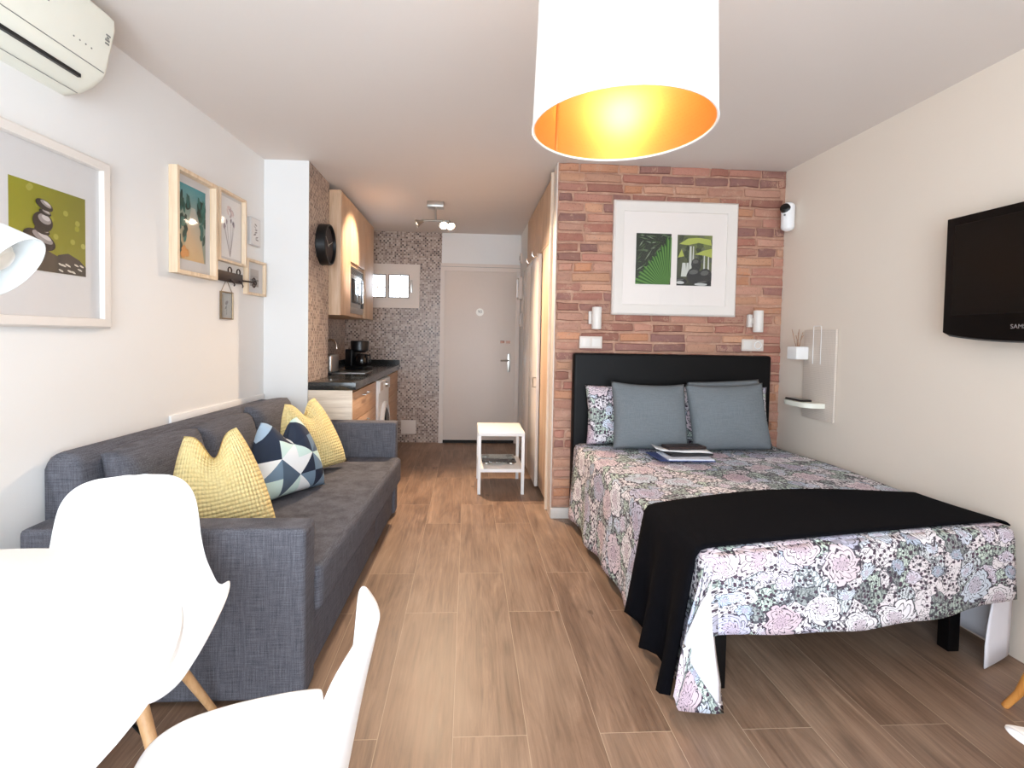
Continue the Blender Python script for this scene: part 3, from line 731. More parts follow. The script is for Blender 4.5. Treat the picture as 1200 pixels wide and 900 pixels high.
# backrest: follows the wall, rounded top, sloping near end
def back_bm():
    bm = new_bm()
    prof = [(.012, .05), (.012, .79), (.025, .81), (.05, .82), (.085, .818), (.115, .805), (.135, .775), (.17, .42), (.19, .05)]
    secs = [(1.84, .0, -.03), (1.852, .0, -.008), (1.875, 0, 0), (2.2, 0, 0.0), (2.6, 0, 0), (3.0, 0, .0), (3.3, 0, 0), (FA0 - .005, 0, 0)]
    rings = []
    for y, dx, dz in secs:
        rings.append([bm.verts.new((wx(y) + x, y, z + (dz if z > .5 else 0))) for x, z in prof])
    for a, b in zip(rings, rings[1:]):
        for i in range(len(prof) - 1): bm.faces.new((a[i], a[i + 1], b[i + 1], b[i]))
        bm.faces.new((a[-1], a[0], b[0], b[-1]))
    bm.faces.new(rings[0]); bm.faces.new(rings[-1][::-1])
    return bm
link('backrest', back_bm(), SOFA, sf, smooth=60)
SEATZ = .425
# back cushions
def cushion_bm(y0, y1, x_off, zt, th=.15, ht=.40):
    bm = new_bm(); nu, nv = 16, 12
    yc = (y0 + y1) / 2; hw = (y1 - y0) / 2; lean = .20
    def P(s, t, side):
        e = max(0, (1 - abs(s) ** 5) * (1 - abs(t) ** 5)) ** .5
        yy = yc + hw * s * (1 - .02 * (1 - abs(t)))
        zz = SEATZ - .01 + (t * .5 + .5) * (zt - SEATZ)
        xx = wx(yy) + x_off + (1 - (t * .5 + .5)) * .09 + side * (th / 2) * (.3 + .7 * e)
        return Vector((xx, yy, zz - .012 * (s * s) * (t > .9)))
    for side in (1, -1):
        grid(bm, nu, nv, lambda u, v: P(2 * u - 1, 2 * v - 1, side))
    bmesh.ops.remove_doubles(bm, verts=bm.verts, dist=.0001)
    # close the rim
    es = [e for e in bm.edges if len(e.link_faces) == 1]
    bmesh.ops.bridge_loops(bm, edges=es)
    return bm
for y0, y1, zt, xo in ((1.90, 2.43, .825, .185), (2.435, 2.93, .825, .185), (2.935, 3.425, .855, .20)):
    link('back_cushion', cushion_bm(y0, y1, xo, zt), SOFA, sf, smooth=80)
# seat (overhanging slab with rounded front) and drawer base
bm = new_bm(); ys = [NA1 + .004, FA0 - .004]
box(bm, .10, .94, ys[0], ys[1], .25, SEATZ)
for v in bm.verts:
    if v.co.x > .5: v.co.x = .925 + (v.co.y - ys[0]) / (ys[1] - ys[0]) * .07
bevel(bm, .035, 5); link('seat', bm, SOFA, sf)
for a, b in ((NA1 + .004, 2.895), (2.90, FA0 - .004)):
    bm = new_bm(); box(bm, .12, .885, a, b, .02, .245)
    for v in bm.verts:
        if v.co.x > .5: v.co.x = .885 + (v.co.y - ys[0]) / (ys[1] - ys[0]) * .05
    bevel(bm, .012, 3); link('base', bm, SOFA, sf)
for x in (.12, .80):
    for y in (NA0 + .05, FA1 - .05):
        bm = new_bm(); cyl(bm, (x, y, 0), (x, y, .03), .025); link('foot', bm, BLACK, sf)

# ------------------------------------------------------------------ cushions
def pillow_bm(w, h, th, chop=0.0, nu=28, nv=28, pinch=.05, k=2.6, sag=0.0, seed=0, narrow=.1):
    bm = new_bm(); rr = random.Random(seed); p1, p2 = rr.random() * 6, rr.random() * 6
    def P(s, t, side):
        e = max(0, (1 - abs(s) ** k) * (1 - abs(t) ** k)) ** .55
        x = s * w / 2 * (1 - pinch * (1 - t * t) * abs(s)); z = t * h / 2 * (1 - pinch * (1 - s * s) * abs(t))
        tt = (t + 1) / 2
        if chop:
            c = chop * math.exp(-(s / .38) ** 2) * tt ** 3
            z -= c
            e *= 1 - .35 * math.exp(-(s / .3) ** 2) * tt ** 4
            x *= 1 - narrow * tt ** 2.2
        y = side * th / 2 * e * (1 + .12 * (1 - tt)) + .008 * math.sin(3 * s + p1) * math.cos(2.3 * t + p2)
        if chop: y += -.5 * chop * math.exp(-(s / .5) ** 2) * tt ** 3 * side * .3
        z -= sag * (1 - s * s) * max(0, t)
        return Vector((x, y, z + h / 2))
    for side in (-1, 1):
        grid(bm, nu, nv, lambda u, v: P(2 * u - 1, 2 * v - 1, side))
    bmesh.ops.remove_doubles(bm, verts=bm.verts, dist=.0004)
    return bm
def pillow(name, label, cat, mat, w, h, th, loc, yaw, lean, roll=0.0, group=None, **kw):
    o = link(name, pillow_bm(w, h, th, **kw), mat, smooth=180)
    tag(o, label, cat, group)
    o.matrix_world = Matrix.Translation(loc) @ Matrix.Rotation(yaw, 4, 'Z') @ Matrix.Rotation(-lean, 4, 'X') @ Matrix.Rotation(roll, 4, 'Y')
    return o
G = 'cushions on the sofa'
pillow('cushion', 'yellow waffle-knit cushion leaning by the near sofa arm', 'cushion', YELLOW, .40, .44, .20, (.46, 2.02, SEATZ + .005), R(24), R(12), R(-7), G, chop=.10, seed=3, narrow=.52)
pillow('cushion', 'blue and white triangle patterned cushion mid sofa', 'cushion', TRI, .44, .40, .20, (.54, 2.57, SEATZ + .005), R(58), R(14), R(0), G, chop=.09, seed=5, narrow=.5)
pillow('cushion', 'mustard yellow cushion at the far end of the sofa', 'cushion', YELLOW, .43, .45, .18, (.54, 3.02, SEATZ + .005), R(50), R(16), R(-6), G, chop=.08, seed=9, narrow=.52)

# ------------------------------------------------------------------ bed
A = Vector((2.225, 3.30)); B = Vector((2.285, 1.56)); C = Vector((3.62, 1.80)); D = Vector((3.585, 3.30))
ZT = .555
def bq(u, v):   # u across (0 left), v head (0) to foot (1)
    return (A * (1 - u) + D * u) * (1 - v) + (B * (1 - u) + C * u) * v
def ztop(u, v): return ZT + .012 * math.sin(math.pi * min(1, max(0, u))) + .006 * math.sin(v * 9 + u * 4)
bed = root('bed', 'double bed on black steel frame against the brick wall', 'bed', (0, 0, 0))
bm = new_bm()
def quad_block(bm, z0, z1, ins):
    c = [bq(ins, .0 + ins), bq(1 - ins, .0 + ins), bq(1 - ins, 1 - ins), bq(ins, 1 - ins)]
    prism(bm, [(p.x, p.y) for p in c], z0, z1)
quad_block(bm, .33, .545, .008); bevel(bm, .04, 4); link('mattress', bm, plain('mattress_ticking', (228, 226, 224), .8), bed)
bm = new_bm(); quad_block(bm, .26, .33, .012); bevel(bm, .006); link('frame', bm, BLACKMETAL, bed)
for u, v in ((.08, .93), (.905, .93), (.08, .06), (.905, .06)):
    p = bq(u, v); bm = bbox(p.x - .025, p.x + .025, p.y - .025, p.y + .025, 0, .262, .004); link('leg', bm, BLACKMETAL, bed)
hb = root('headboard', 'black leatherette headboard with tufted buttons on the brick wall', 'headboard', (2.885, YW - .02, 0))
bm = bbox(-.705, .70, -.075, .0, .09, 1.178, .02, 4)
link('panel', bm, LEATHER, hb)
for i, x in enumerate((-.45, -.15, .15, .45)):
    for z in (.94, .70):
        bm = new_bm(); lathe(bm, [(0, .006), (.01, .005), (.015, 0)], 16, Matrix.Translation((x, -.074, z)) @ Matrix.Rotation(R(90), 4, 'X')); link('button', bm, LEATHER, hb)

# bedspread: one cloth, floral outside, white lining inside
bm = new_bm()
def hem_foot(u): return .302 - .058 * math.sin(math.pi * min(1, max(0, u) * .9)) + .005 * math.sin(u * 23)
def hem_left(v): return .055 + .012 * math.sin(v * 17)
def dirn(a, b):
    d = b - a; d.normalize(); return d
OL = Vector((-dirn(A, B).y, dirn(A, B).x)); OL = OL if OL.x < 0 else -OL
OF = Vector((-dirn(B, C).y, dirn(B, C).x)); OF = OF if OF.y < 0 else -OF
OR = Vector((1, 0))
RR = .035
def drape(edge, outv, zt, hem, d, fold, ph, flare=.02, lift=0.0):
    """d 0..1 down the drop: rounded shoulder and then hanging with folds"""
    if d < .12:
        a = d / .12 * math.pi / 2
        off = RR * math.sin(a); z = zt - RR * (1 - math.cos(a))
    else:
        k = (d - .12) / .88
        off = RR + flare * k + fold * k * math.sin(ph)
        z = (zt - RR) + (hem - (zt - RR)) * k
    p = edge + outv * (off + lift * min(1, d / .12))
    return Vector((p.x, p.y, z))
def top_pt(u, v, lift=0.0):
    p = bq(u, v); return Vector((p.x, p.y, ztop(u, v) + lift))
def left_pt(v, d, lift=0.0, hem=None):
    return drape(bq(0, v), OL, ztop(0, v) + lift, hem_left(v) if hem is None else hem, d, .014, v * 30, .03, lift) 
def foot_pt(u, d, lift=0.0):
    return drape(bq(u, 1), OF, ztop(u, 1) + lift, hem_foot(u), d, .006, u * 21, .012, lift)
def right_pt(v, d): return drape(bq(1, v), OR, ztop(1, v), .03, d, .008, v * 22, .012)
WB = 1.36; LB = 1.75
grid(bm, 40, 44, lambda u, v: top_pt(u, v), lambda u, v: (u * WB, v * LB), 0, True)
grid(bm, 60, 16, lambda v, d: left_pt(v, d), lambda v, d: (-d * .5, v * LB), 0, True)
grid(bm, 50, 14, lambda u, d: foot_pt(u, d), lambda u, d: (u * WB, LB + d * .42), 0, True)
grid(bm, 40, 12, lambda v, d: right_pt(v, d), lambda v, d: (WB + d * .5, v * LB))
# left foot corner: the loose cloth falls to the floor, its front hem turned up
def corner_hem():
    return [(0, left_pt(1, 1)), (.2, Vector((2.128, 1.488, .12))), (.45, Vector((2.171, 1.494, .055))), (.68, Vector((2.315, 1.52, .034))), (.88, Vector((2.166, 1.494, .272))), (1, foot_pt(0, 1))]
def corner_pt(a, d):
    h = corner_hem(); e = None
    for (a0, p0), (a1, p1) in zip(h, h[1:]):
        if a0 - 1e-9 <= a <= a1 + 1e-9: e = p0.lerp(p1, (a - a0) / (a1 - a0))
    dd = min(d, .12); st = left_pt(1, dd).lerp(foot_pt(0, dd), a)
    if a in (0, 1): return left_pt(1, d) if a == 0 else foot_pt(0, d)
    if d <= .12: return st
    k = (d - .12) / .88
    b = math.sin(math.pi * k) * math.sin(math.pi * a)
    return st.lerp(e, k) + Vector((-.016, -.016, 0)) * b + Vector((.008, -.008, 0)) * math.sin(k * 5 + a * 14) * k * math.sin(math.pi * a)
grid(bm, 25, 16, corner_pt, lambda a, d: (-d * .5 * (1 - a), LB + d * .45 * min(1, 1.6 * a)), 0, True)
bmesh.ops.remove_doubles(bm, verts=bm.verts, dist=.0006)
# turned-back lining at that corner and the fold that hangs free at the right foot corner
def patch(pts, n=6, mi=1, uvo=(0, 0)):
    a, b, c, d = [Vector(p) for p in pts]
    grid(bm, n, n, lambda s, t: a.lerp(b, s).lerp(d.lerp(c, s), t) + Vector((.006 * math.sin(6 * t + 3 * s), -.004 * math.sin(5 * t), 0)), lambda s, t: (uvo[0] + s * .2, uvo[1] + t * .4), mi)
patch([(2.172, 1.512, .285), (2.262, 1.528, .325), (2.324, 1.536, .036), (2.312, 1.532, .034)])
patch([(3.585, 1.80, .50), (3.665, 1.80, .50), (3.66, 1.80, .02), (3.50, 1.742, .006)])
o = link('bedspread', bm, [FLORAL, LINING], smooth=180, fix=False)
tag(o, 'floral printed cotton bedspread with white lining covering the bed', 'bedspread')
md = o.modifiers.new('thick', 'SOLIDIFY'); md.thickness = .004; md.offset = -1; md.material_offset = 1; md.use_rim = True
# throw
bm = new_bm(); V0, V1 = .73, .988; LT = .008
def vv(t, u): return V0 + (V1 - V0) * t + (.035 * math.sin(math.pi * u) * (1 - t)) * -1
grid(bm, 30, 16, lambda u, t: top_pt(u, vv(t, u), LT), None, 0, True)
def thl(t, d):
    v = V0 + (V1 - V0) * t
    hem = .095 - .03 * t + .022 * math.sin(t * 13)
    p = drape(bq(0, v), OL, ztop(0, v) + LT, hem, d, .03, t * 15 + .6, .055 + .03 * t, LT)
    if d > .12: p.y -= .03 * (d - .12) * t
    return p
grid(bm, 16, 18, thl, None, 0, True)
grid(bm, 4, 16, lambda s, t: top_pt(1, V0 + (V1 - V0) * t, LT) + Vector((.045 * s, 0, -.02 * s * s)), None, 0, True)
bmesh.ops.remove_doubles(bm, verts=bm.verts, dist=.0006)
o = link('throw_blanket', bm, THROW, smooth=180)
tag(o, 'black fleece throw folded across the foot of the bed', 'throw')
md = o.modifiers.new('thick', 'SOLIDIFY'); md.thickness = .006; md.offset = 1

# pillows on the bed
ZP = .570
FLP = FLORAL
def uvscale(o, s):
    for l in o.data.uv_layers.active.data: l.uv = (l.uv[0] * s[0] + s[2], l.uv[1] * s[1] + s[3])
PG = 'pillows at the head of the bed'
o = pillow('pillow', 'floral pillow behind the left grey cushion', 'pillow', FLORAL, .62, .40, .15, (2.56, 3.19, ZP), R(0), R(12), 0, PG, seed=1); uvscale(o, (.62, .4, .1, .3))
o = pillow('pillow', 'floral pillow behind the right grey cushion', 'pillow', FLORAL, .66, .40, .15, (3.20, 3.19, ZP), R(0), R(12), 0, PG, seed=2); uvscale(o, (.62, .4, .9, .8))
pillow('cushion', 'plain grey cushion on the left side of the headboard', 'cushion', GREYCUSH, .50, .44, .15, (2.632, 3.04, ZP), R(2), R(14), R(2), PG, pinch=.03, seed=4, sag=.015)
pillow('cushion', 'plain grey cushion on the right, leaning on another', 'cushion', GREYCUSH, .52, .44, .15, (3.165, 3.03, ZP), R(-2), R(14), R(-2), PG, pinch=.03, seed=6, sag=.012)
pillow('cushion', 'grey cushion mostly hidden, its corner above the right one', 'cushion', GREYCUSH, .50, .45, .10, (3.20, 3.115, ZP), R(-2), R(12), R(-3), PG, pinch=.03, seed=8)

# papers on the bed
fo = root('folder', 'open blue folder with white pages lying on the bed', 'folder', (2.74, 2.83, .578), R(-3))
bm = new_bm(); box(bm, -.165, .155, -.115, .10, 0, .004)
for v in bm.verts:
    if v.co.y > 0: v.co.x -= .02
link('cover', bm, plain('blue_card', (44, 62, 118), .5), fo, smooth=0)
bm = new_bm(); box(bm, -.12, .15, -.108, .09, .0042, .011, Matrix.Rotation(R(2), 4, 'Z')); link('pages', bm, plain('paper', (226, 230, 240), .7), fo, smooth=0)
nb = root('notebook', 'black notebook stacked on the blue folder', 'notebook', (2.78, 2.86, .5915), R(4))
bm = bbox(-.13, .135, -.075, .075, 0, .016, .004); link('cover', bm, plain('black_cover', (16, 15, 18), .5), nb)
bm = new_bm(); box(bm, -.126, .131, -.077, .07, .003, .013); link('pages', bm, plain('page_edges', (40, 38, 40), .7), nb, smooth=0)
sh = root('leaflet', 'white folded leaflet under the brown case on the bed', 'leaflet', (2.74, 2.87, .6078), R(-8))
bm = new_bm(); grid(bm, 8, 2, lambda u, v: Vector((-.15 + .33 * u, -.06 + .13 * v, .002 + .018 * max(0, 1 - u * 5) ** 2 + .004 * math.sin(u * 6) ** 2))); o = link('page', bm, plain('leaflet_paper', (240, 240, 240), .6), sh)
md = o.modifiers.new('thick', 'SOLIDIFY'); md.thickness = .0015
cs = root('spectacle_case', 'dark brown case on top of the papers on the bed', 'case', (2.79, 2.90, .6145), R(6))
bm = bbox(-.13, .12, -.045, .05, 0, .018, .006, 3); link('case', bm, plain('brown_leather', (44, 28, 26), .5), cs)

# ------------------------------------------------------------------ things on the brick wall
def wallroot(name, label, cat, side, a, z, group=None, off=0.0):
    """a: y on the side walls, x on the brick wall; local -y points into the room"""
    if side == 'brick': return root(name, label, cat, (a, YW - .007 - off, z), 0, group)
    if side == 'right': return root(name, label, cat, (XR - off, a, z), R(-90), group)
    if side == 'left': return root(name, label, cat, (wx(a) + off, a, z), LA, group)

def darker(c, k): return tuple(int(v * k) for v in c)
bp = wallroot('picture_frame', 'wide white frame with two jungle prints on the brick wall', 'picture', 'brick', 2.897, 1.850)
bm = frame_bm(.893, .80, .075, .035, .012, .004, .012); link('frame', bm, FRAMEW, bp)
bm = new_bm(); box(bm, -.38, .38, -.016, -.004, -.335, .335); link('mat', bm, plain('white_mat_board', (230, 222, 216), .85, var=.01), bp, smooth=0)
rp = random.Random(4)
polys = [([(0, 0), (1, 0), (1, 1), (0, 1)], (26, 36, 20))]
for i in range(60):
    u, v = rp.random(), .25 + rp.random() * .75; a = rp.uniform(-.3, .9); L = rp.uniform(.1, .35)
    w = .012; du, dv = math.cos(a) * L, math.sin(a) * L
    cl_ = lambda t: min(1, max(0, t))
    polys.append(([(cl_(u), cl_(v)), (cl_(u + du / 2 - w * math.sin(a)), cl_(v + dv / 2 + w)), (cl_(u + du), cl_(v + dv)), (cl_(u + du / 2 + w), cl_(v + dv / 2 - w))], rp.choice([(90, 110, 76), (60, 84, 46), (120, 134, 110), (44, 62, 34)])))
ox, oy = .92, -.12
def ray_end(a, L=1.05):
    u, v = ox + math.cos(a) * L, oy + math.sin(a) * L
    return u, v
def clip_poly(pts):
    def clip(ps, ins, cut):
        out = []
        for i in range(len(ps)):
            p, q = ps[i - 1], ps[i]
            if ins(q):
                if not ins(p): out.append(cut(p, q))
                out.append(q)
            elif ins(p): out.append(cut(p, q))
        return out
    def cx(c): return lambda p, q: (c, p[1] + (q[1] - p[1]) * (c - p[0]) / (q[0] - p[0]))
    def cy(c): return lambda p, q: (p[0] + (q[0] - p[0]) * (c - p[1]) / (q[1] - p[1]), c)
    for ins, cut in ((lambda p: p[0] >= 0, cx(0)), (lambda p: p[0] <= 1, cx(1)), (lambda p: p[1] >= 0, cy(0)), (lambda p: p[1] <= 1, cy(1))):
        if len(pts) < 3: return []
        pts = clip(pts, ins, cut)
    return pts
n = 19
for i in range(n):
    a0 = R(176 - i * 5.4); a1 = R(176 - (i + 1) * 5.4); am = (a0 + a1) / 2
    dn = math.sin(am) - .88 * math.cos(am); L = min(1.25, (.12 - oy + .88 * ox) / max(.2, dn)) * (1.04 if i % 2 else .98)
    for (p, q, c) in ((a0, am, (44, 84, 30)), (am, a1, (92, 134, 62))):
        P = clip_poly([(ox, oy), ray_end(p, L if p == am else L * .93), ray_end(q, L if q == am else L * .93)])
        if len(P) > 2: polys.append((P, c))
art('print', .252, .356, polys, bp, -.155, -.0165, -.003, 'green palm leaf print')
polys = [([(0, 0), (1, 0), (1, 1), (0, 1)], [(52, 52, 46), (60, 60, 54), (120, 130, 70), (70, 78, 52)])]
for i in range(26): polys.append((ell(rp.random(), .45 + rp.random() * .5, .08, .06, rp.random() * 3, 9, .4, rp), rp.choice([(72, 82, 50), (50, 58, 40), (98, 104, 78), (80, 84, 72)])))
for u, w in ((.38, .05), (.46, .03), (.2, .09), (.3, .05), (.78, .03), (.9, .03)):
    top = .78 if u in (.38, .46) else (.45 if u < .4 else .6)
    polys.append(([(u - w * .5, top), (u + w * .5, top), (u + w * .9, .18 if u < .5 else .3), (u - w * .9, .18 if u < .5 else .3)], (196, 198, 190)))
for pts in ([(.05, .82), (.3, .93), (.6, .95), (.95, .92), (.98, .8), (.6, .85), (.3, .80)], [(.5, .62), (.75, .7), (1, .74), (1, .56), (.8, .6)], [(.02, .55), (.12, .72), (.2, .58)]):
    polys.append((pts, (170, 178, 84)))
for e in ((.55, .42, .14, .13), (.5, .2, .22, .16), (.82, .18, .2, .17), (.1, .08, .2, .07), (.75, .05, .25, .06)):
    polys.append((ell(*e, 0, 14, .12, rp), (44, 44, 44)))
    polys.append((ell(e[0] - .02, e[1] + e[3] * .45, e[2] * .6, e[3] * .3, .1, 12, .1, rp), (92, 92, 88)))
for e in ((.1, .06, .12, .03), (.7, .03, .18, .025)): polys.append((ell(*e, 0, 12, .2, rp), (190, 192, 188)))
art('print', .252, .356, polys, bp, .141, -.0165, -.007, 'waterfall and stones print')
bm = new_bm(); sheet(bm, -.372, .372, -.019, -.327, .327); link('glazing', bm, PANE, bp, smooth=0)

for a, d in ((2.335, 'left'), (3.49, 'right')):
    r_ = wallroot('wall_lamp', 'white cylinder wall lamp above the %s side of the headboard' % d, 'wall lamp', 'brick', a, 1.345, 'wall lamps on the brick wall')
    xo = .0
    bm = bbox(-.05 if d == 'right' else -.045, -.02 if d == 'right' else -.02, -.03, .0, .035, .125, .004); box(bm, -.03, .01, -.05, -.02, .06, .1); link('bracket', bm, FRAMEW, r_)
    bm = new_bm(); lathe(bm, [(0, .03), (.027, .03), (.027, 0), (.031, 0), (.033, .004), (.033, .148), (.031, .152), (0, .152)], 32, Matrix.Translation((.0, -.065, 0))); link('shade', bm, FRAMEW, r_)
for a, d in ((2.312, 'left'), (3.488, 'right')):
    r_ = wallroot('switch_plate', 'white double switch plate above the left of the headboard' if d == 'left' else 'white switch and socket plate above the right of the headboard', 'switch', 'brick', a, 1.252, 'switch plates above the headboard')
    bm = bbox(-.08, .08, -.012, 0, -.042, .042, .003); link('plate', bm, SATIN, r_)
    bm = bbox(-.068, -.008, -.016, -.012, -.03, .03, .002); link('rocker', bm, FRAMEW, r_)
    if d == 'left':
        bm = bbox(.008, .068, -.016, -.012, -.03, .03, .002); link('rocker', bm, FRAMEW, r_)
    else:
        bm = new_bm(); lathe(bm, [(.028, 0), (.024, .003), (.02, -.004), (0, -.006)], 28, Matrix.Translation((.038, -.012, 0)) @ Matrix.Rotation(R(90), 4, 'X')); so = link('socket', bm, PLASTIC, r_)
        bm = new_bm(); cyl(bm, (.028, -.005, 0), (.028, -.007, 0), .004); cyl(bm, (.048, -.005, 0), (.048, -.007, 0), .004); link('pin_hole', bm, DARKGAP, so)

# ------------------------------------------------------------------ things on the right wall
cam_ = wallroot('security_camera', 'white capsule security camera high by the brick wall corner', 'camera', 'right', 3.325, 2.05, off=.022)
cam_.rotation_euler.z = R(-48)
bm = new_bm()
def capsule(bm, w, d, h, n=24, m=6):
    rings = []
    prof = [(math.sin(a), -math.cos(a)) for a in [R(5 + 85 * i / m) for i in range(m + 1)]]
    zs = [(s * 1.0, .03 * (1 + c)) for s, c in prof] + [(s, h - .03 * (1 + c)) for s, c in prof[::-1]]
    for s, z in zs: rings.append([bm.verts.new((w / 2 * s * math.cos(2 * math.pi * i / n), -d / 2 + d / 2 * s * math.sin(2 * math.pi * i / n), z)) for i in range(n)])
    for A_, B_ in zip(rings, rings[1:]):
        for i in range(n): bm.faces.new((A_[i], A_[(i + 1) % n], B_[(i + 1) % n], B_[i]))
    bm.faces.new(rings[0][::-1]); bm.faces.new(rings[-1])
capsule(bm, .085, .075, .20); link('housing', bm, PLASTIC, cam_)
bm = new_bm(); lathe(bm, [(.034, 0), (.03, .008), (.018, .012), (0, .012)], 28, Matrix.Translation((-.01, -.068, .155)) @ Matrix.Rotation(R(90), 4, 'X')); link('lens', bm, GLOSSBLACK, cam_)
bm = new_bm(); cyl(bm, (-.01, -.074, .108), (-.01, -.0765, .108), .007); link('sensor', bm, GREYMARK, cam_)

pn = wallroot('pegboard', 'beige perforated board with shelf lip on the right wall', 'pegboard', 'right', 2.995, .785)
bm = bbox(-.135, .15, -.018, -.004, 0, .575, .002); link('panel', bm, PEG, pn)
for z in (.02, .53):
    bm = new_bm(); box(bm, -.13, .14, -.006, 0, z, z + .02); link('batten', bm, PEG, pn, smooth=0)
cl_ = wallroot('wire_hanger', 'thin white wire loop hanging on the beige board', 'hanger', 'right', 3.0, 1.14, off=.019)
bm = new_bm(); tube(bm, [(-.035, -.004, 0), (-.035, -.004, .24), (-.03, -.004, .245), (.03, -.004, .245), (.035, -.004, .24), (.035, -.004, .0)], .002, 6); link('loop', bm, WHITE, cl_)
va = wallroot('reed_vase', 'small white box vase with dry reeds on the beige board', 'vase', 'right', 3.13, 1.165, off=.012)
bm = new_bm(); box(bm, -.05, .05, -.09, -.006, 0, .085); bevel(bm, .008, 3)
link('pot', bm, WHITE, va)
REED = plain('dry_reed', (178, 142, 118), .8)
for i, (dx, dy) in enumerate(((-.04, -.01), (-.02, .01), (-.045, .012), (.03, -.012), (.02, .01), (.045, .0))):
    bm = new_bm(); tube(bm, [(dx * .2, -.048, .06), (dx * .6, -.048 + dy, .13), (dx * 1.1, -.048 + dy * 1.5, .2 - .02 * (i % 3))], .0025, 6); link('reed', bm, REED, va)
sh_ = wallroot('wall_shelf', 'small white rounded shelf low on the beige board', 'shelf', 'right', 3.055, .865, off=.0185)
bm = new_bm(); n = 20
pts = []
for i in range(n + 1):
    a = math.pi * i / n; pts.append((-.14 * abs(math.cos(a)) ** .55 * (1 if math.cos(a) > 0 else -1), -.12 * math.sin(a) ** .6))
prism(bm, pts, 0, .03); bevel(bm, .005, 2, 50); link('tray', bm, CREAM, sh_)
ph = wallroot('mobile_phone', 'dark phone lying on the small white wall shelf', 'phone', 'right', 3.08, .8955, off=.0185)
bm = bbox(-.085, .075, -.095, -.02, 0, .012, .005, 3); link('body', bm, plain('phone_black', (34, 26, 26), .3), ph)
bm = bbox(-.078, .068, -.09, -.025, .012, .0126, .0002, 1); link('screen', bm, GLOSSBLACK, ph)

tv = wallroot('television', 'black flat television mounted on the right wall', 'television', 'right', 1.70, 1.325)
TW = .37
bm = new_bm(); nseg = 24
top = [(-TW, .52), (TW, .52)]
low = []
for i in range(nseg + 1):
    s = -1 + 2 * i / nseg; low.append((s * TW, -.032 * (1 - abs(s) ** 2.2)))
pts = [(-TW, .515), (-TW, .01)] + low[1:-1] + [(TW, .01), (TW, .515)]
f = [bm.verts.new((x, -.115, z)) for x, z in pts]; b = [bm.verts.new((x * .97, -.065, .26 + (z - .26) * .97)) for x, z in pts]; n = len(pts)
bm.faces.new(f); bm.faces.new(b[::-1])
for i in range(n): bm.faces.new((f[i], b[i], b[(i + 1) % n], f[(i + 1) % n]))
bevel(bm, .006, 3, 50); link('cabinet', bm, plain('piano_black', (7, 7, 8), .25, **{'Specular IOR Level': .2}), tv)
bm = bbox(-TW + .035, TW - .035, -.1165, -.113, .085, .48, .001, 1); link('screen', bm, plain('lcd_panel', (9, 8, 8), .3, **{'Specular IOR Level': .22}), tv)
bm = bbox(-.2, .2, -.066, -.0, .16, .36, .006); link('wall_bracket', bm, BLACKMETAL, tv)
bm = new_bm()
for i in range(nseg):
    pass
tube(bm, [(x, -.1145, z + .001) for x, z in low[1:-1]], .0035, 6); link('trim', bm, plain('smoked_trim', (70, 68, 68), .2), tv)
bm = text_bm('SAMSUNG', .024, .0003); link('logo', bm, plain('silver_ink', (170, 165, 165), .35, .5), tv, loc=(-.035, -.1165, .030), smooth=0)

# ------------------------------------------------------------------ things on the left wall
ac = wallroot('air_conditioner', 'cream split air conditioner high on the left wall', 'air conditioner', 'left', 1.95, 0)
prof = [(0, 2.165), (.065, 2.168), (.115, 2.190), (.155, 2.222), (.168, 2.245), (.206, 2.41), (.204, 2.44), (.185, 2.458), (0, 2.462)]
bm = new_bm()
def sweep(bm, prof, xs):
    rings = []
    for x, k in xs:
        cx_, cz_ = .0, 2.315
        rings.append([bm.verts.new((x, -b * k, cz_ + (z - cz_) * (k if b > .0 else 1))) for b, z in prof])
    for A_, B_ in zip(rings, rings[1:]):
        for i in range(len(prof)): bm.faces.new((A_[i], A_[(i + 1) % len(prof)], B_[(i + 1) % len(prof)], B_[i]))
    bm.faces.new(rings[0][::-1]); bm.faces.new(rings[-1])
sweep(bm, prof, [(-.82, .95), (-.805, .99), (-.79, 1), (-.03, 1), (-.012, .99), (0, .95)]); link('body', bm, CREAM, ac, smooth=25)
bm = new_bm(); box(bm, -.70, -.085, -.137, -.125, 2.1925, 2.205, Matrix.Translation((0, 0, 0))); link('air_slot', bm, BLACK, ac, smooth=0)
bm = new_bm(); tube(bm, [(-.79, -.168, 2.243), (-.02, -.168, 2.243)], .0016, 6); tube(bm, [(-.79, -.068, 2.167), (-.02, -.068, 2.167)], .0012, 6); link('seam', bm, GREYMARK, ac)
fn = Vector((0, -.165, -.038)).normalized()
def onfront(x, t):  # t 0 bottom .. 1 top of the front panel
    return Vector((x, -(.168 + .038 * t) - .0006, 2.245 + .165 * t))
bm = new_bm()
for i, x in enumerate((-.165, -.14, -.115, -.09)):
    p = onfront(x, .30); cyl(bm, p, p + Vector((0, -.0008, 0)), .003, n=10)
link('indicator', bm, GREYMARK, ac)
bm = new_bm()
for x, t, w_, h_ in ((-.034, .72, .006, .003), (-.034, .77, .010, .003), (-.034, .67, .010, .004), (-.032, .60, .009, .003)):
    p = onfront(x, t); box(bm, p.x - w_, p.x + w_, p.y - .0006, p.y + .002, p.z - h_, p.z + h_)
link('badge', bm, GREYMARK, ac, smooth=0)
bm = new_bm()
for i in range(7):
    p = onfront(-.36 + i * .014, .62); box(bm, p.x - .0045, p.x + .0045, p.y - .0005, p.y + .002, p.z - .006 + .002 * (i % 2), p.z + .006)
link('logo', bm, GREYMARK, ac, smooth=0)

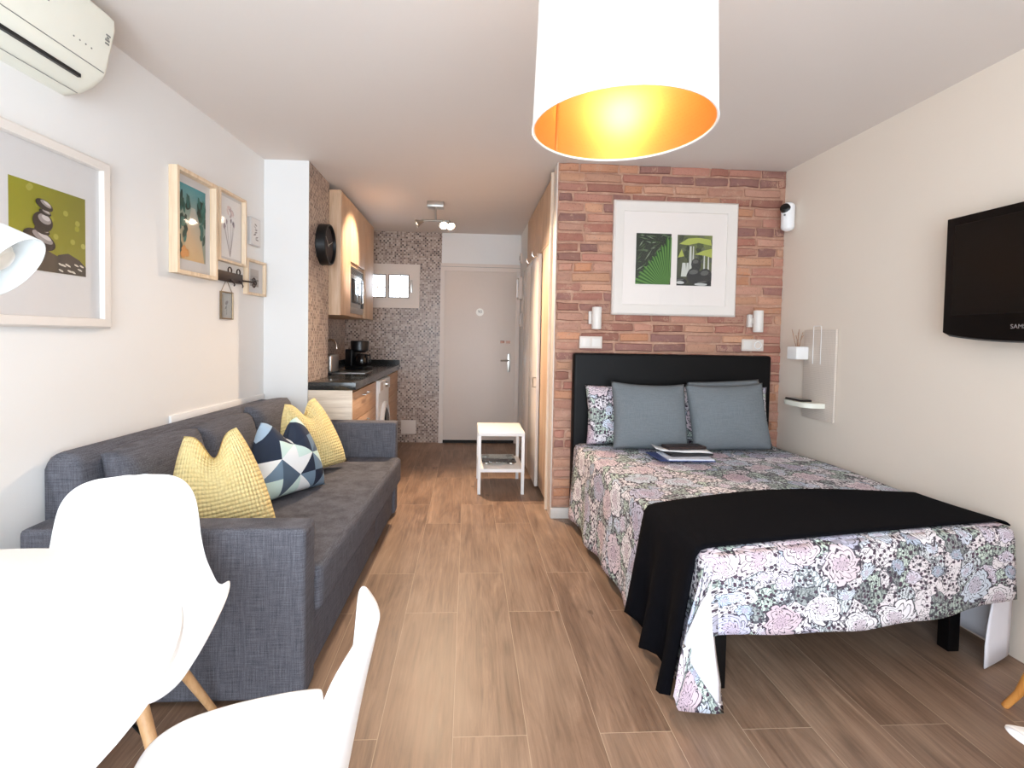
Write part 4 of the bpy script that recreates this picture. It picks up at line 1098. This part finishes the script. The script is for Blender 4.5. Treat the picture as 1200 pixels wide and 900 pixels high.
def wall_picture(label, y0, y1, z0, z1, bw, d, fmat, polys, pw, ph_, pz=0.0, px=0.0, name='picture_frame', lip=0.0, group=None):
    w, h = y1 - y0, z1 - z0
    r_ = wallroot(name, label, 'picture', 'left', (y0 + y1) / 2, (z0 + z1) / 2, group)
    r_.location.x += .001
    link('frame', frame_bm(w, h, bw, d, lip, .0015), fmat, r_)
    bm = new_bm(); box(bm, -w / 2 + bw * .8, w / 2 - bw * .8, -.009, -.002, -h / 2 + bw * .8, h / 2 - bw * .8); link('mat', bm, MATBOARD, r_, smooth=0)
    if polys:
        for (pl, x) in polys: art('print', pw, ph_, pl, r_, x, -.0095, pz)
    bm = new_bm(); sheet(bm, -w / 2 + bw * .8, w / 2 - bw * .8, -.0125, -h / 2 + bw * .8, h / 2 - bw * .8); link('glazing', bm, PANE, r_, smooth=0)
    return r_
# large stacked-stone picture
rp = random.Random(8)
st_p = [([(0, 0), (1, 0), (1, 1), (0, 1)], [(142, 138, 30), (132, 128, 34), (118, 116, 34), (140, 138, 24)])]
for i in range(14): st_p.append((ell(rp.random() * .95 + .02, .35 + rp.random() * .6, .035, .035, 0, 12), rp.choice([(158, 154, 66), (150, 148, 44), (168, 164, 84)])))
st_p.append(([(.52, 0), (1, 0), (1, .12), (.9, .2), (.74, .26), (.6, .22)], (48, 44, 42)))
for i in range(10): st_p.append((ell(.62 + rp.random() * .36, .03 + rp.random() * .12, .035, .012, -.3, 9, .3, rp), (196, 194, 186)))
st_p.append(([(.1, 0), (.6, 0), (.6, .2), (.3, .3), (.16, .2)], (60, 56, 50)))
for (cx_, cy_, rx, ry, rot) in ((.36, .36, .21, .105, -.28), (.39, .47, .10, .04, -.2), (.40, .575, .13, .115, -.2), (.43, .69, .08, .035, -.2), (.42, .775, .115, .058, -.3)):
    st_p.append((ell(cx_, cy_, rx, ry, rot, 24), (38, 32, 32)))
    st_p.append((ell(cx_ + rx * .18, cy_ + ry * .32, rx * .66, ry * .48, rot - .1, 20), (146, 138, 136)))
    st_p.append((ell(cx_ + rx * .30, cy_ + ry * .46, rx * .42, ry * .26, rot - .1, 18), (196, 188, 186)))
st_p2 = [([(0, 0), (1, 0), (1, 1), (0, 1)], (122, 124, 40)), (ell(.5, .4, .3, .2), (60, 60, 52))]
wall_picture('large white frame with stacked stones on olive behind the desk lamp', 1.24, 2.14, 1.283, 1.972, .040, .03, FRAMEW, [(st_p, .185), (st_p2, -.19)], .312, .308, .014, lip=.008)
# f2 beach
rp = random.Random(12)
be = [([(0, 0), (1, 0), (1, 1), (0, 1)], [(206, 176, 128), (150, 150, 130), (60, 140, 150), (86, 160, 168)])]
be.append(([(.15, 0), (.95, 0), (.75, .55), (.6, .72), (.45, .72), (.3, .4)], [(214, 180, 128), (206, 176, 134), (190, 176, 156), (176, 180, 172), (176, 180, 170), (206, 180, 146)]))
for i in range(46):
    lft = i % 2 == 0; v = rp.random() ** .8
    u = (rp.random() * (.16 + .22 * v)) if lft else 1 - rp.random() * (.10 + .22 * v)
    be.append((ell(u, .1 + v * .72, .09, .05, rp.random() * 3, 9, .5, rp), rp.choice([(22, 66, 58), (34, 84, 72), (48, 104, 96), (30, 54, 44), (66, 120, 110)])))
for i in range(5): be.append((ell(.08 + rp.random() * .2, .02 + .12 * rp.random(), .09, .05, 0, 10, .3, rp), (214, 150, 84)))
wall_picture('pale wood frame with a teal beach path print', 2.545, 2.905, 1.575, 2.115, .020, .045, BIRCH, [(be, 0)], .235, .395, .01)
# f3 flower
fl = [([(0, 0), (1, 0), (1, 1), (0, 1)], (234, 232, 230))]
rp = random.Random(3)
for i in range(9):
    a = rp.uniform(.9, 2.3); fl.append((clip_poly([(.5, .02), (.515, .02), (.5 + .4 * math.cos(a) + .01, .02 + .6 * math.sin(a)), (.5 + .4 * math.cos(a), .02 + .6 * math.sin(a))]), (168, 158, 158)))
    fl.append((ell(.5 + .4 * math.cos(a), .04 + .6 * math.sin(a), .045, .03, a, 8, .4, rp), rp.choice([(150, 136, 140), (120, 112, 116), (176, 160, 164)])))
for i in range(8): fl.append((ell(.35 + rp.random() * .3, .72 + rp.random() * .16, .07, .03, rp.random() * 3, 9, .4, rp), rp.choice([(214, 190, 190), (196, 178, 178), (222, 204, 200)])))
wall_picture('thin wood frame with faint flower drawing, right of the beach print', 2.945, 3.25, 1.70, 2.125, .014, .035, BIRCH, [(fl, 0)], .25, .36)
# f4 small canvas
cv = [([(0, 0), (1, 0), (1, 1), (0, 1)], (226, 222, 218))]
for i in range(7): cv.append((ell(.5 + rp.uniform(-.12, .12), .2 + i * .095, .16, .03, rp.uniform(-.3, .3), 9, .5, rp), rp.choice([(150, 140, 138), (176, 168, 166), (128, 120, 118)])))
o = wallroot('canvas_print', 'small white canvas with grey script beside the pillar', 'picture', 'left', 3.40, 1.955)
bm = bbox(-.065, .065, -.022, 0, -.092, .092, .002); link('canvas', bm, MATBOARD, o)
art('print', .118, .172, cv, o, 0, -.0224, 0)
# f5
sea = [([(0, 0), (1, 0), (1, 1), (0, 1)], [(150, 140, 132), (158, 148, 140), (186, 178, 172), (180, 172, 166)]), ([(0, .3), (1, .34), (1, .42), (0, .4)], (112, 108, 106)), ([(.1, .55), (.9, .57), (.9, .6), (.1, .58)], (140, 134, 130))]
wall_picture('small square wood frame with grey landscape next to the pillar', 3.275, 3.535, 1.53, 1.765, .016, .03, BIRCH, [(sea, 0)], .115, .115)
# lantern-like hanging glass frame
gf = wallroot('hanging_frame', 'small brass and glass frame hanging under the key rack', 'picture', 'left', 3.07, 1.355)
bm = frame_bm(.135, .168, .008, .012, 0, .001); link('frame', bm, plain('aged_brass', (142, 122, 96), .4, .7), gf, loc=(0, 0, .085))
bm = new_bm(); box(bm, -.06, .06, -.008, -.006, .01, .16); link('glass', bm, GLASS, gf, smooth=0)
fl2 = [([(.46, .1), (.5, .1), (.52, .6), (.49, .6)], (120, 112, 104)), (ell(.5, .62, .16, .08, .3, 10, .4, rp), (150, 136, 130)), (ell(.4, .4, .1, .04, .8, 8, .4, rp), (136, 130, 120))]
art('print', .11, .14, [([(0, 0), (1, 0), (1, 1), (0, 1)], (214, 208, 202))] + fl2, gf, 0, -.0045, .085)
bm = new_bm(); tube(bm, [(-.06, -.006, .168), (0, -.004, .245)], .002, 6); tube(bm, [(.06, -.006, .168), (0, -.004, .245)], .002, 6); link('chain', bm, plain('aged_brass', (142, 122, 96), .4, .7), gf)
# key rack
kr = wallroot('key_rack', 'dark bronze key rack between the wood frames', 'key rack', 'left', 3.06, 1.58)
bm = bbox(-.15, .165, -.025, 0, .005, .065, .003); link('rail', bm, RUSTY, kr)
for x in (.02, .12):
    bm = new_bm(); tube(bm, [(x + .02 * math.cos(t * .5), -.02, .075 + .02 * math.sin(t * .5)) for t in range(12)], .004, 6, True); link('scroll', bm, RUSTY, kr)
    bm = new_bm(); tube(bm, [(x, -.025, .02), (x, -.045, .0), (x, -.05, -.012), (x, -.045, -.02)], .004, 6); link('hook', bm, RUSTY, kr)
bm = new_bm(); tube(bm, [(.165, -.02, .028), (.20, -.042, .028), (.26, -.042, .028)], .005, 6)
for dx, dz in ((.275, .045), (.275, .011), (.292, .028)): tube(bm, [(dx + .014 * math.cos(t * .5236), -.042, dz + .014 * math.sin(t * .5236)) for t in range(12)], .004, 6, True)
link('key_finial', bm, RUSTY, kr)
# cable duct above the sofa
o = wallroot('cable_duct', 'long white cable duct on the wall above the sofa back', 'cable duct', 'left', 3.06, .80)
bm = bbox(-.515, .495, -.012, 0, -.005, .045, .002); link('cover', bm, WHITE, o)

# ------------------------------------------------------------------ pendant lamp
LX, LY, LZ = 1.806, 1.125, 1.780
pl = root('pendant_lamp', 'big white perforated drum pendant lamp with gold inside', 'pendant lamp', (LX, LY, 0))
R0, R1, HS = .2125, .203, .29
bm = new_bm(); grid(bm, 72, 10, lambda u, v: Vector(((R0 + (R1 - R0) * v) * math.cos(2 * math.pi * u), (R0 + (R1 - R0) * v) * math.sin(2 * math.pi * u), LZ + HS * v)))
bmesh.ops.remove_doubles(bm, verts=bm.verts, dist=1e-5); so = link('shade', bm, SHADE, pl, smooth=180, fix=False)
bm = new_bm(); grid(bm, 72, 10, lambda u, v: Vector(((R0 - .003 + (R1 - R0) * v) * math.cos(-2 * math.pi * u), (R0 - .003 + (R1 - R0) * v) * math.sin(-2 * math.pi * u), LZ + HS * v)))
bmesh.ops.remove_doubles(bm, verts=bm.verts, dist=1e-5); o = link('gold_lining', bm, GOLD, so, smooth=180, fix=False); o['label'] = 'gold inner lining'
bm = new_bm()
for rr, z in ((R0 - .0015, LZ), (R1 - .0015, LZ + HS)):
    bm = new_bm(); tube(bm, [(rr * math.cos(2 * math.pi * i / 64), rr * math.sin(2 * math.pi * i / 64), z) for i in range(64)], .003, 6, True); link('rim', bm, WHITE, so)
a = R(128); bm = new_bm()
tube(bm, [((R0 - .006) * math.cos(a), (R0 - .006) * math.sin(a), LZ + .002), ((R1 - .006) * math.cos(a), (R1 - .006) * math.sin(a), LZ + HS - .002)], .004, 6); link('seam', bm, GOLD, so)
bm = new_bm(); 
for i in range(3): tube(bm, [(0, 0, LZ + HS - .03), ((R1 - .004) * math.cos(R(120 * i + 40)), (R1 - .004) * math.sin(R(120 * i + 40)), LZ + HS - .005)], .0025, 6)
link('spider', bm, WHITE, pl)
bm = new_bm(); cyl(bm, (0, 0, LZ + .235), (0, 0, LZ + HS - .02), .02, n=20); link('lamp_holder', bm, WHITE, pl)
bm = new_bm(); lathe(bm, [(0, LZ + 0.145), (.025, LZ + 0.152), (.035, LZ + 0.180), (.03, LZ + 0.210), (.016, LZ + 0.250), (.014, LZ + .26), (0, LZ + .26)], 28); link('bulb', bm, m_emit('warm_bulb', (255, 210, 152), 40), pl)
bm = new_bm(); cyl(bm, (0, 0, LZ + HS - .02), (0, 0, H - .02), .004, n=10); link('cord', bm, WHITE, pl)
bm = new_bm(); lathe(bm, [(0, H), (.05, H), (.048, H - .02), (.02, H - .03), (0, H - .03)], 32); link('canopy', bm, WHITE, pl)

# ------------------------------------------------------------------ round table, chairs, desk lamp
tb = root('dining_table', 'round white dining table in the lower left foreground', 'table', (.412, .60, 0))
bm = new_bm(); lathe(bm, [(0, .725), (.56, .725), (.575, .728), (.588, .738), (.586, .747), (.578, .75), (0, .75)], 96); link('table_top', bm, WHITE, tb)
for k in range(4):
    a = R(45 + 90 * k); bm = new_bm(); cyl(bm, (.16 * math.cos(a), .16 * math.sin(a), .725), (.33 * math.cos(a), .33 * math.sin(a), 0), .024, .014, 20); link('leg', bm, BEECH, tb)
bm = new_bm(); lathe(bm, [(0, .66), (.17, .66), (.19, .68), (.19, .726), (0, .726)], 40); link('hub', bm, WHITE, tb)

SHELLP = [(-.232, .395, .165), (-.236, .418, .205), (-.222, .440, .236), (-.18, .447, .254), (-.10, .442, .263), (-.01, .432, .266), (.07, .428, .262), (.125, .438, .253), (.158, .468, .238), (.176, .515, .220), (.188, .570, .201), (.199, .63, .190), (.210, .69, .184), (.221, .745, .174), (.229, .782, .156), (.234, .806, .130), (.237, .820, .088), (.2375, .825, .04)]
def cr(pts, t):
    n = len(pts) - 1; x = t * n; i = min(int(x), n - 1); f = x - i
    p = [pts[max(0, min(n, i + k))] for k in (-1, 0, 1, 2)]
    return [0.5 * (2 * b + (c - a) * f + (2 * a - 5 * b + 4 * c - d) * f * f + (3 * b - a - 3 * c + d) * f ** 3) for a, b, c, d in zip(*p)]
def shell_bm():
    bm = new_bm(); N = 60; Mn = 26
    def P(t, q):
        s = 2 * q - 1
        y, z, w = cr(SHELLP, t)
        y2, z2, _ = cr(SHELLP, min(1, t + .01)); y1, z1, _ = cr(SHELLP, max(0, t - .01))
        ty, tz = y2 - y1, z2 - z1; L = math.hypot(ty, tz) or 1; ny, nz = -tz / L, ty / L     # towards the sitter
        seat = math.exp(-((t - .37) / .20) ** 2); bk = math.exp(-((t - .82) / .2) ** 2)
        lift = .088 * seat + .045 * bk
        k = abs(s) ** 2.3 * lift
        w2 = w * (1 + .10 * seat)
        return Vector((s * w2, y + ny * k, z + nz * k))
    grid(bm, N, Mn, P)
    return bm
def leg_ends():
    return [(sx * .075, sy * .085 + .0, .405 + (.015 if sy < 0 else 0), sx * .215, sy * .235 + .02) for sy in (-1, 1) for sx in (-1, 1)]
def make_chair(label):
    r_ = root('shell_chair', label, 'chair', (0, 0, 0), 0, 'white shell chairs')
    o = link('shell', shell_bm(), PLASTIC, r_, smooth=180); m = o.modifiers.new('thick', 'SOLIDIFY'); m.thickness = .007; m.offset = 0
    m2 = o.modifiers.new('smooth', 'SUBSURF'); m2.levels = 1; m2.render_levels = 1
    for x0, y0, z0, x1, y1 in leg_ends():
        bm = new_bm(); cyl(bm, (x0, y0, z0), (x1, y1, 0), .0185, .0115, 20); link('leg', bm, BEECH, r_)
    bm = new_bm(); E = leg_ends()
    def at(i, h):
        x0, y0, z0, x1, y1 = E[i]; f = (z0 - h) / z0; return (x0 + (x1 - x0) * f, y0 + (y1 - y0) * f, h)
    for i, j in ((0, 3), (1, 2), (0, 1), (2, 3)): tube(bm, [at(i, .23), at(j, .30)] if i + j == 3 else [at(i, .31), at(j, .31)], .0045, 8)
    link('brace', bm, BLACKMETAL, r_)
    bm = new_bm()
    box(bm, -.10, .10, -.105, -.075, .385, .40); box(bm, -.10, .10, .07, .10, .385, .40); box(bm, -.012, .012, -.1, .1, .385, .398); bevel(bm, .003); link('mount', bm, BLACKMETAL, r_)
    return r_
ch1 = make_chair('white shell chair across the round table, next to the sofa arm')
ch1.location = (.487, 1.315, 0); ch1.rotation_euler.z = R(17)
ch2 = copy_tree(ch1); ch2['label'] = 'white shell chair seen from the side, at the bottom centre-left'
ch2.location = (1.074, .715, 0); ch2.rotation_euler.z = R(-87)
ch3 = copy_tree(ch1); ch3['label'] = 'white shell chair whose edge cuts the bottom right corner'
ch3.location = (2.855, .69, 0); ch3.rotation_euler.z = R(178)

# bentwood chair by the right wall (one curved leg shows)
bc = root('bentwood_chair', 'honey wood chair with curved legs by the right wall', 'chair', (3.50, 1.33, 0))
bm = new_bm(); lathe(bm, [(0, .43), (.17, .43), (.185, .44), (.185, .455), (.175, .462), (0, .455)], 40); link('seat', bm, HONEY, bc)
for sx in (-1, 1):
    for sy in (-1, 1):
        bm = new_bm(); tube(bm, [(sx * .10, sy * .12, .43), (sx * .105, sy * .145, .30), (sx * .108, sy * .165, .18), (sx * .118, sy * .195, .07), (sx * .13, sy * .226, .002)], [.015, .015, .014, .012, .011], 14); link('leg', bm, HONEY, bc)
bm = new_bm(); tube(bm, [(.14, -.13, .45), (.15, -.15, .7), (.13, -.08, .86), (.14, 0, .9), (.13, .08, .86), (.15, .15, .7), (.14, .13, .45)], .012, 10); link('backrest', bm, HONEY, bc)

# desk lamp standing on the round table, its head reaching into view
dl = root('desk_lamp', 'white metal desk lamp reaching in at the left edge', 'desk lamp', (.34, .56, .75))
bm = new_bm(); lathe(bm, [(0, 0), (.085, 0), (.088, .012), (.07, .022), (.012, .028), (0, .028)], 40); link('base', bm, PLASTIC, dl)
bm = new_bm(); tube(bm, [(0, 0, .02), (.0, 0, .35), (.02, .05, .52), (.08, .15, .66)], .008, 10); link('arm', bm, PLASTIC, dl)
HP = Vector((.668, .845, 1.382)) - Vector((.34, .56, .75))
ax = Vector((.80, .20, -.56)).normalized(); Mh = Matrix.Translation(HP) @ ax.to_track_quat('Z', 'Y').to_matrix().to_4x4()
bm = new_bm(); lathe(bm, [(0, -.19), (.018, -.188), (.024, -.17), (.026, -.14), (.035, -.11), (.053, -.05), (.061, 0), (.059, 0), (.051, -.05), (.033, -.11), (.02, -.13), (0, -.13)], 48, Mh); hd = link('lamp_head', bm, plain('white_enamel', (236, 242, 244), .22), dl)
bm = new_bm(); lathe(bm, [(0, -.012), (.02, -.016), (.03, -.03), (.026, -.06), (.014, -.09), (0, -.1)], 24, Mh); link('bulb', bm, plain('frosted_bulb', (230, 226, 216), .15), hd)

# ------------------------------------------------------------------ light
W = bpy.data.worlds.new('sky'); scene.world = W; W.use_nodes = True
bg = W.node_tree.nodes['Background']; bg.inputs[0].default_value = (.78, .89, 1.0, 1); bg.inputs[1].default_value = 7.5
def area(name, loc, rot, sx, sy, power=0, col=(1, 1, 1), portal=False):
    l = bpy.data.lights.new(name, 'AREA'); l.shape = 'RECTANGLE'; l.size = sx; l.size_y = sy; l.energy = power; l.color = col
    o = bpy.data.objects.new(name, l); COL.objects.link(o); o.location = loc; o.rotation_euler = rot
    if portal: l.cycles.is_portal = True
    return o
area('daylight_portal', ((OX0 + OX1) / 2, YF - .02, (OZ0 + OZ1) / 2), (R(90), 0, 0), OX1 - OX0, OZ1 - OZ0, portal=True)
def spot(loc, d, power, size, col=(1, .74, .5), blend=.6, rad=.02):
    l = bpy.data.lights.new('spot_beam', 'SPOT'); l.energy = power; l.spot_size = size; l.spot_blend = blend; l.color = col; l.shadow_soft_size = rad
    o = bpy.data.objects.new('spot_beam', l); COL.objects.link(o); o.location = loc; o.rotation_euler = Vector(d).to_track_quat('-Z', 'Y').to_euler()
for (p, d), pw, an in zip(SPOTS, (48, 115, 60), (64, 105, 100)):
    spot(p, d, pw, R(an))

scene.view_settings.view_transform = 'Standard'; scene.view_settings.look = 'None'
scene.view_settings.exposure = 0.58; scene.view_settings.gamma = 1.0; scene.view_settings.use_curve_mapping = False
scene.cycles.max_bounces = 10; scene.cycles.diffuse_bounces = 6; scene.cycles.sample_clamp_indirect = 8.0
scene.cycles.use_denoising = True
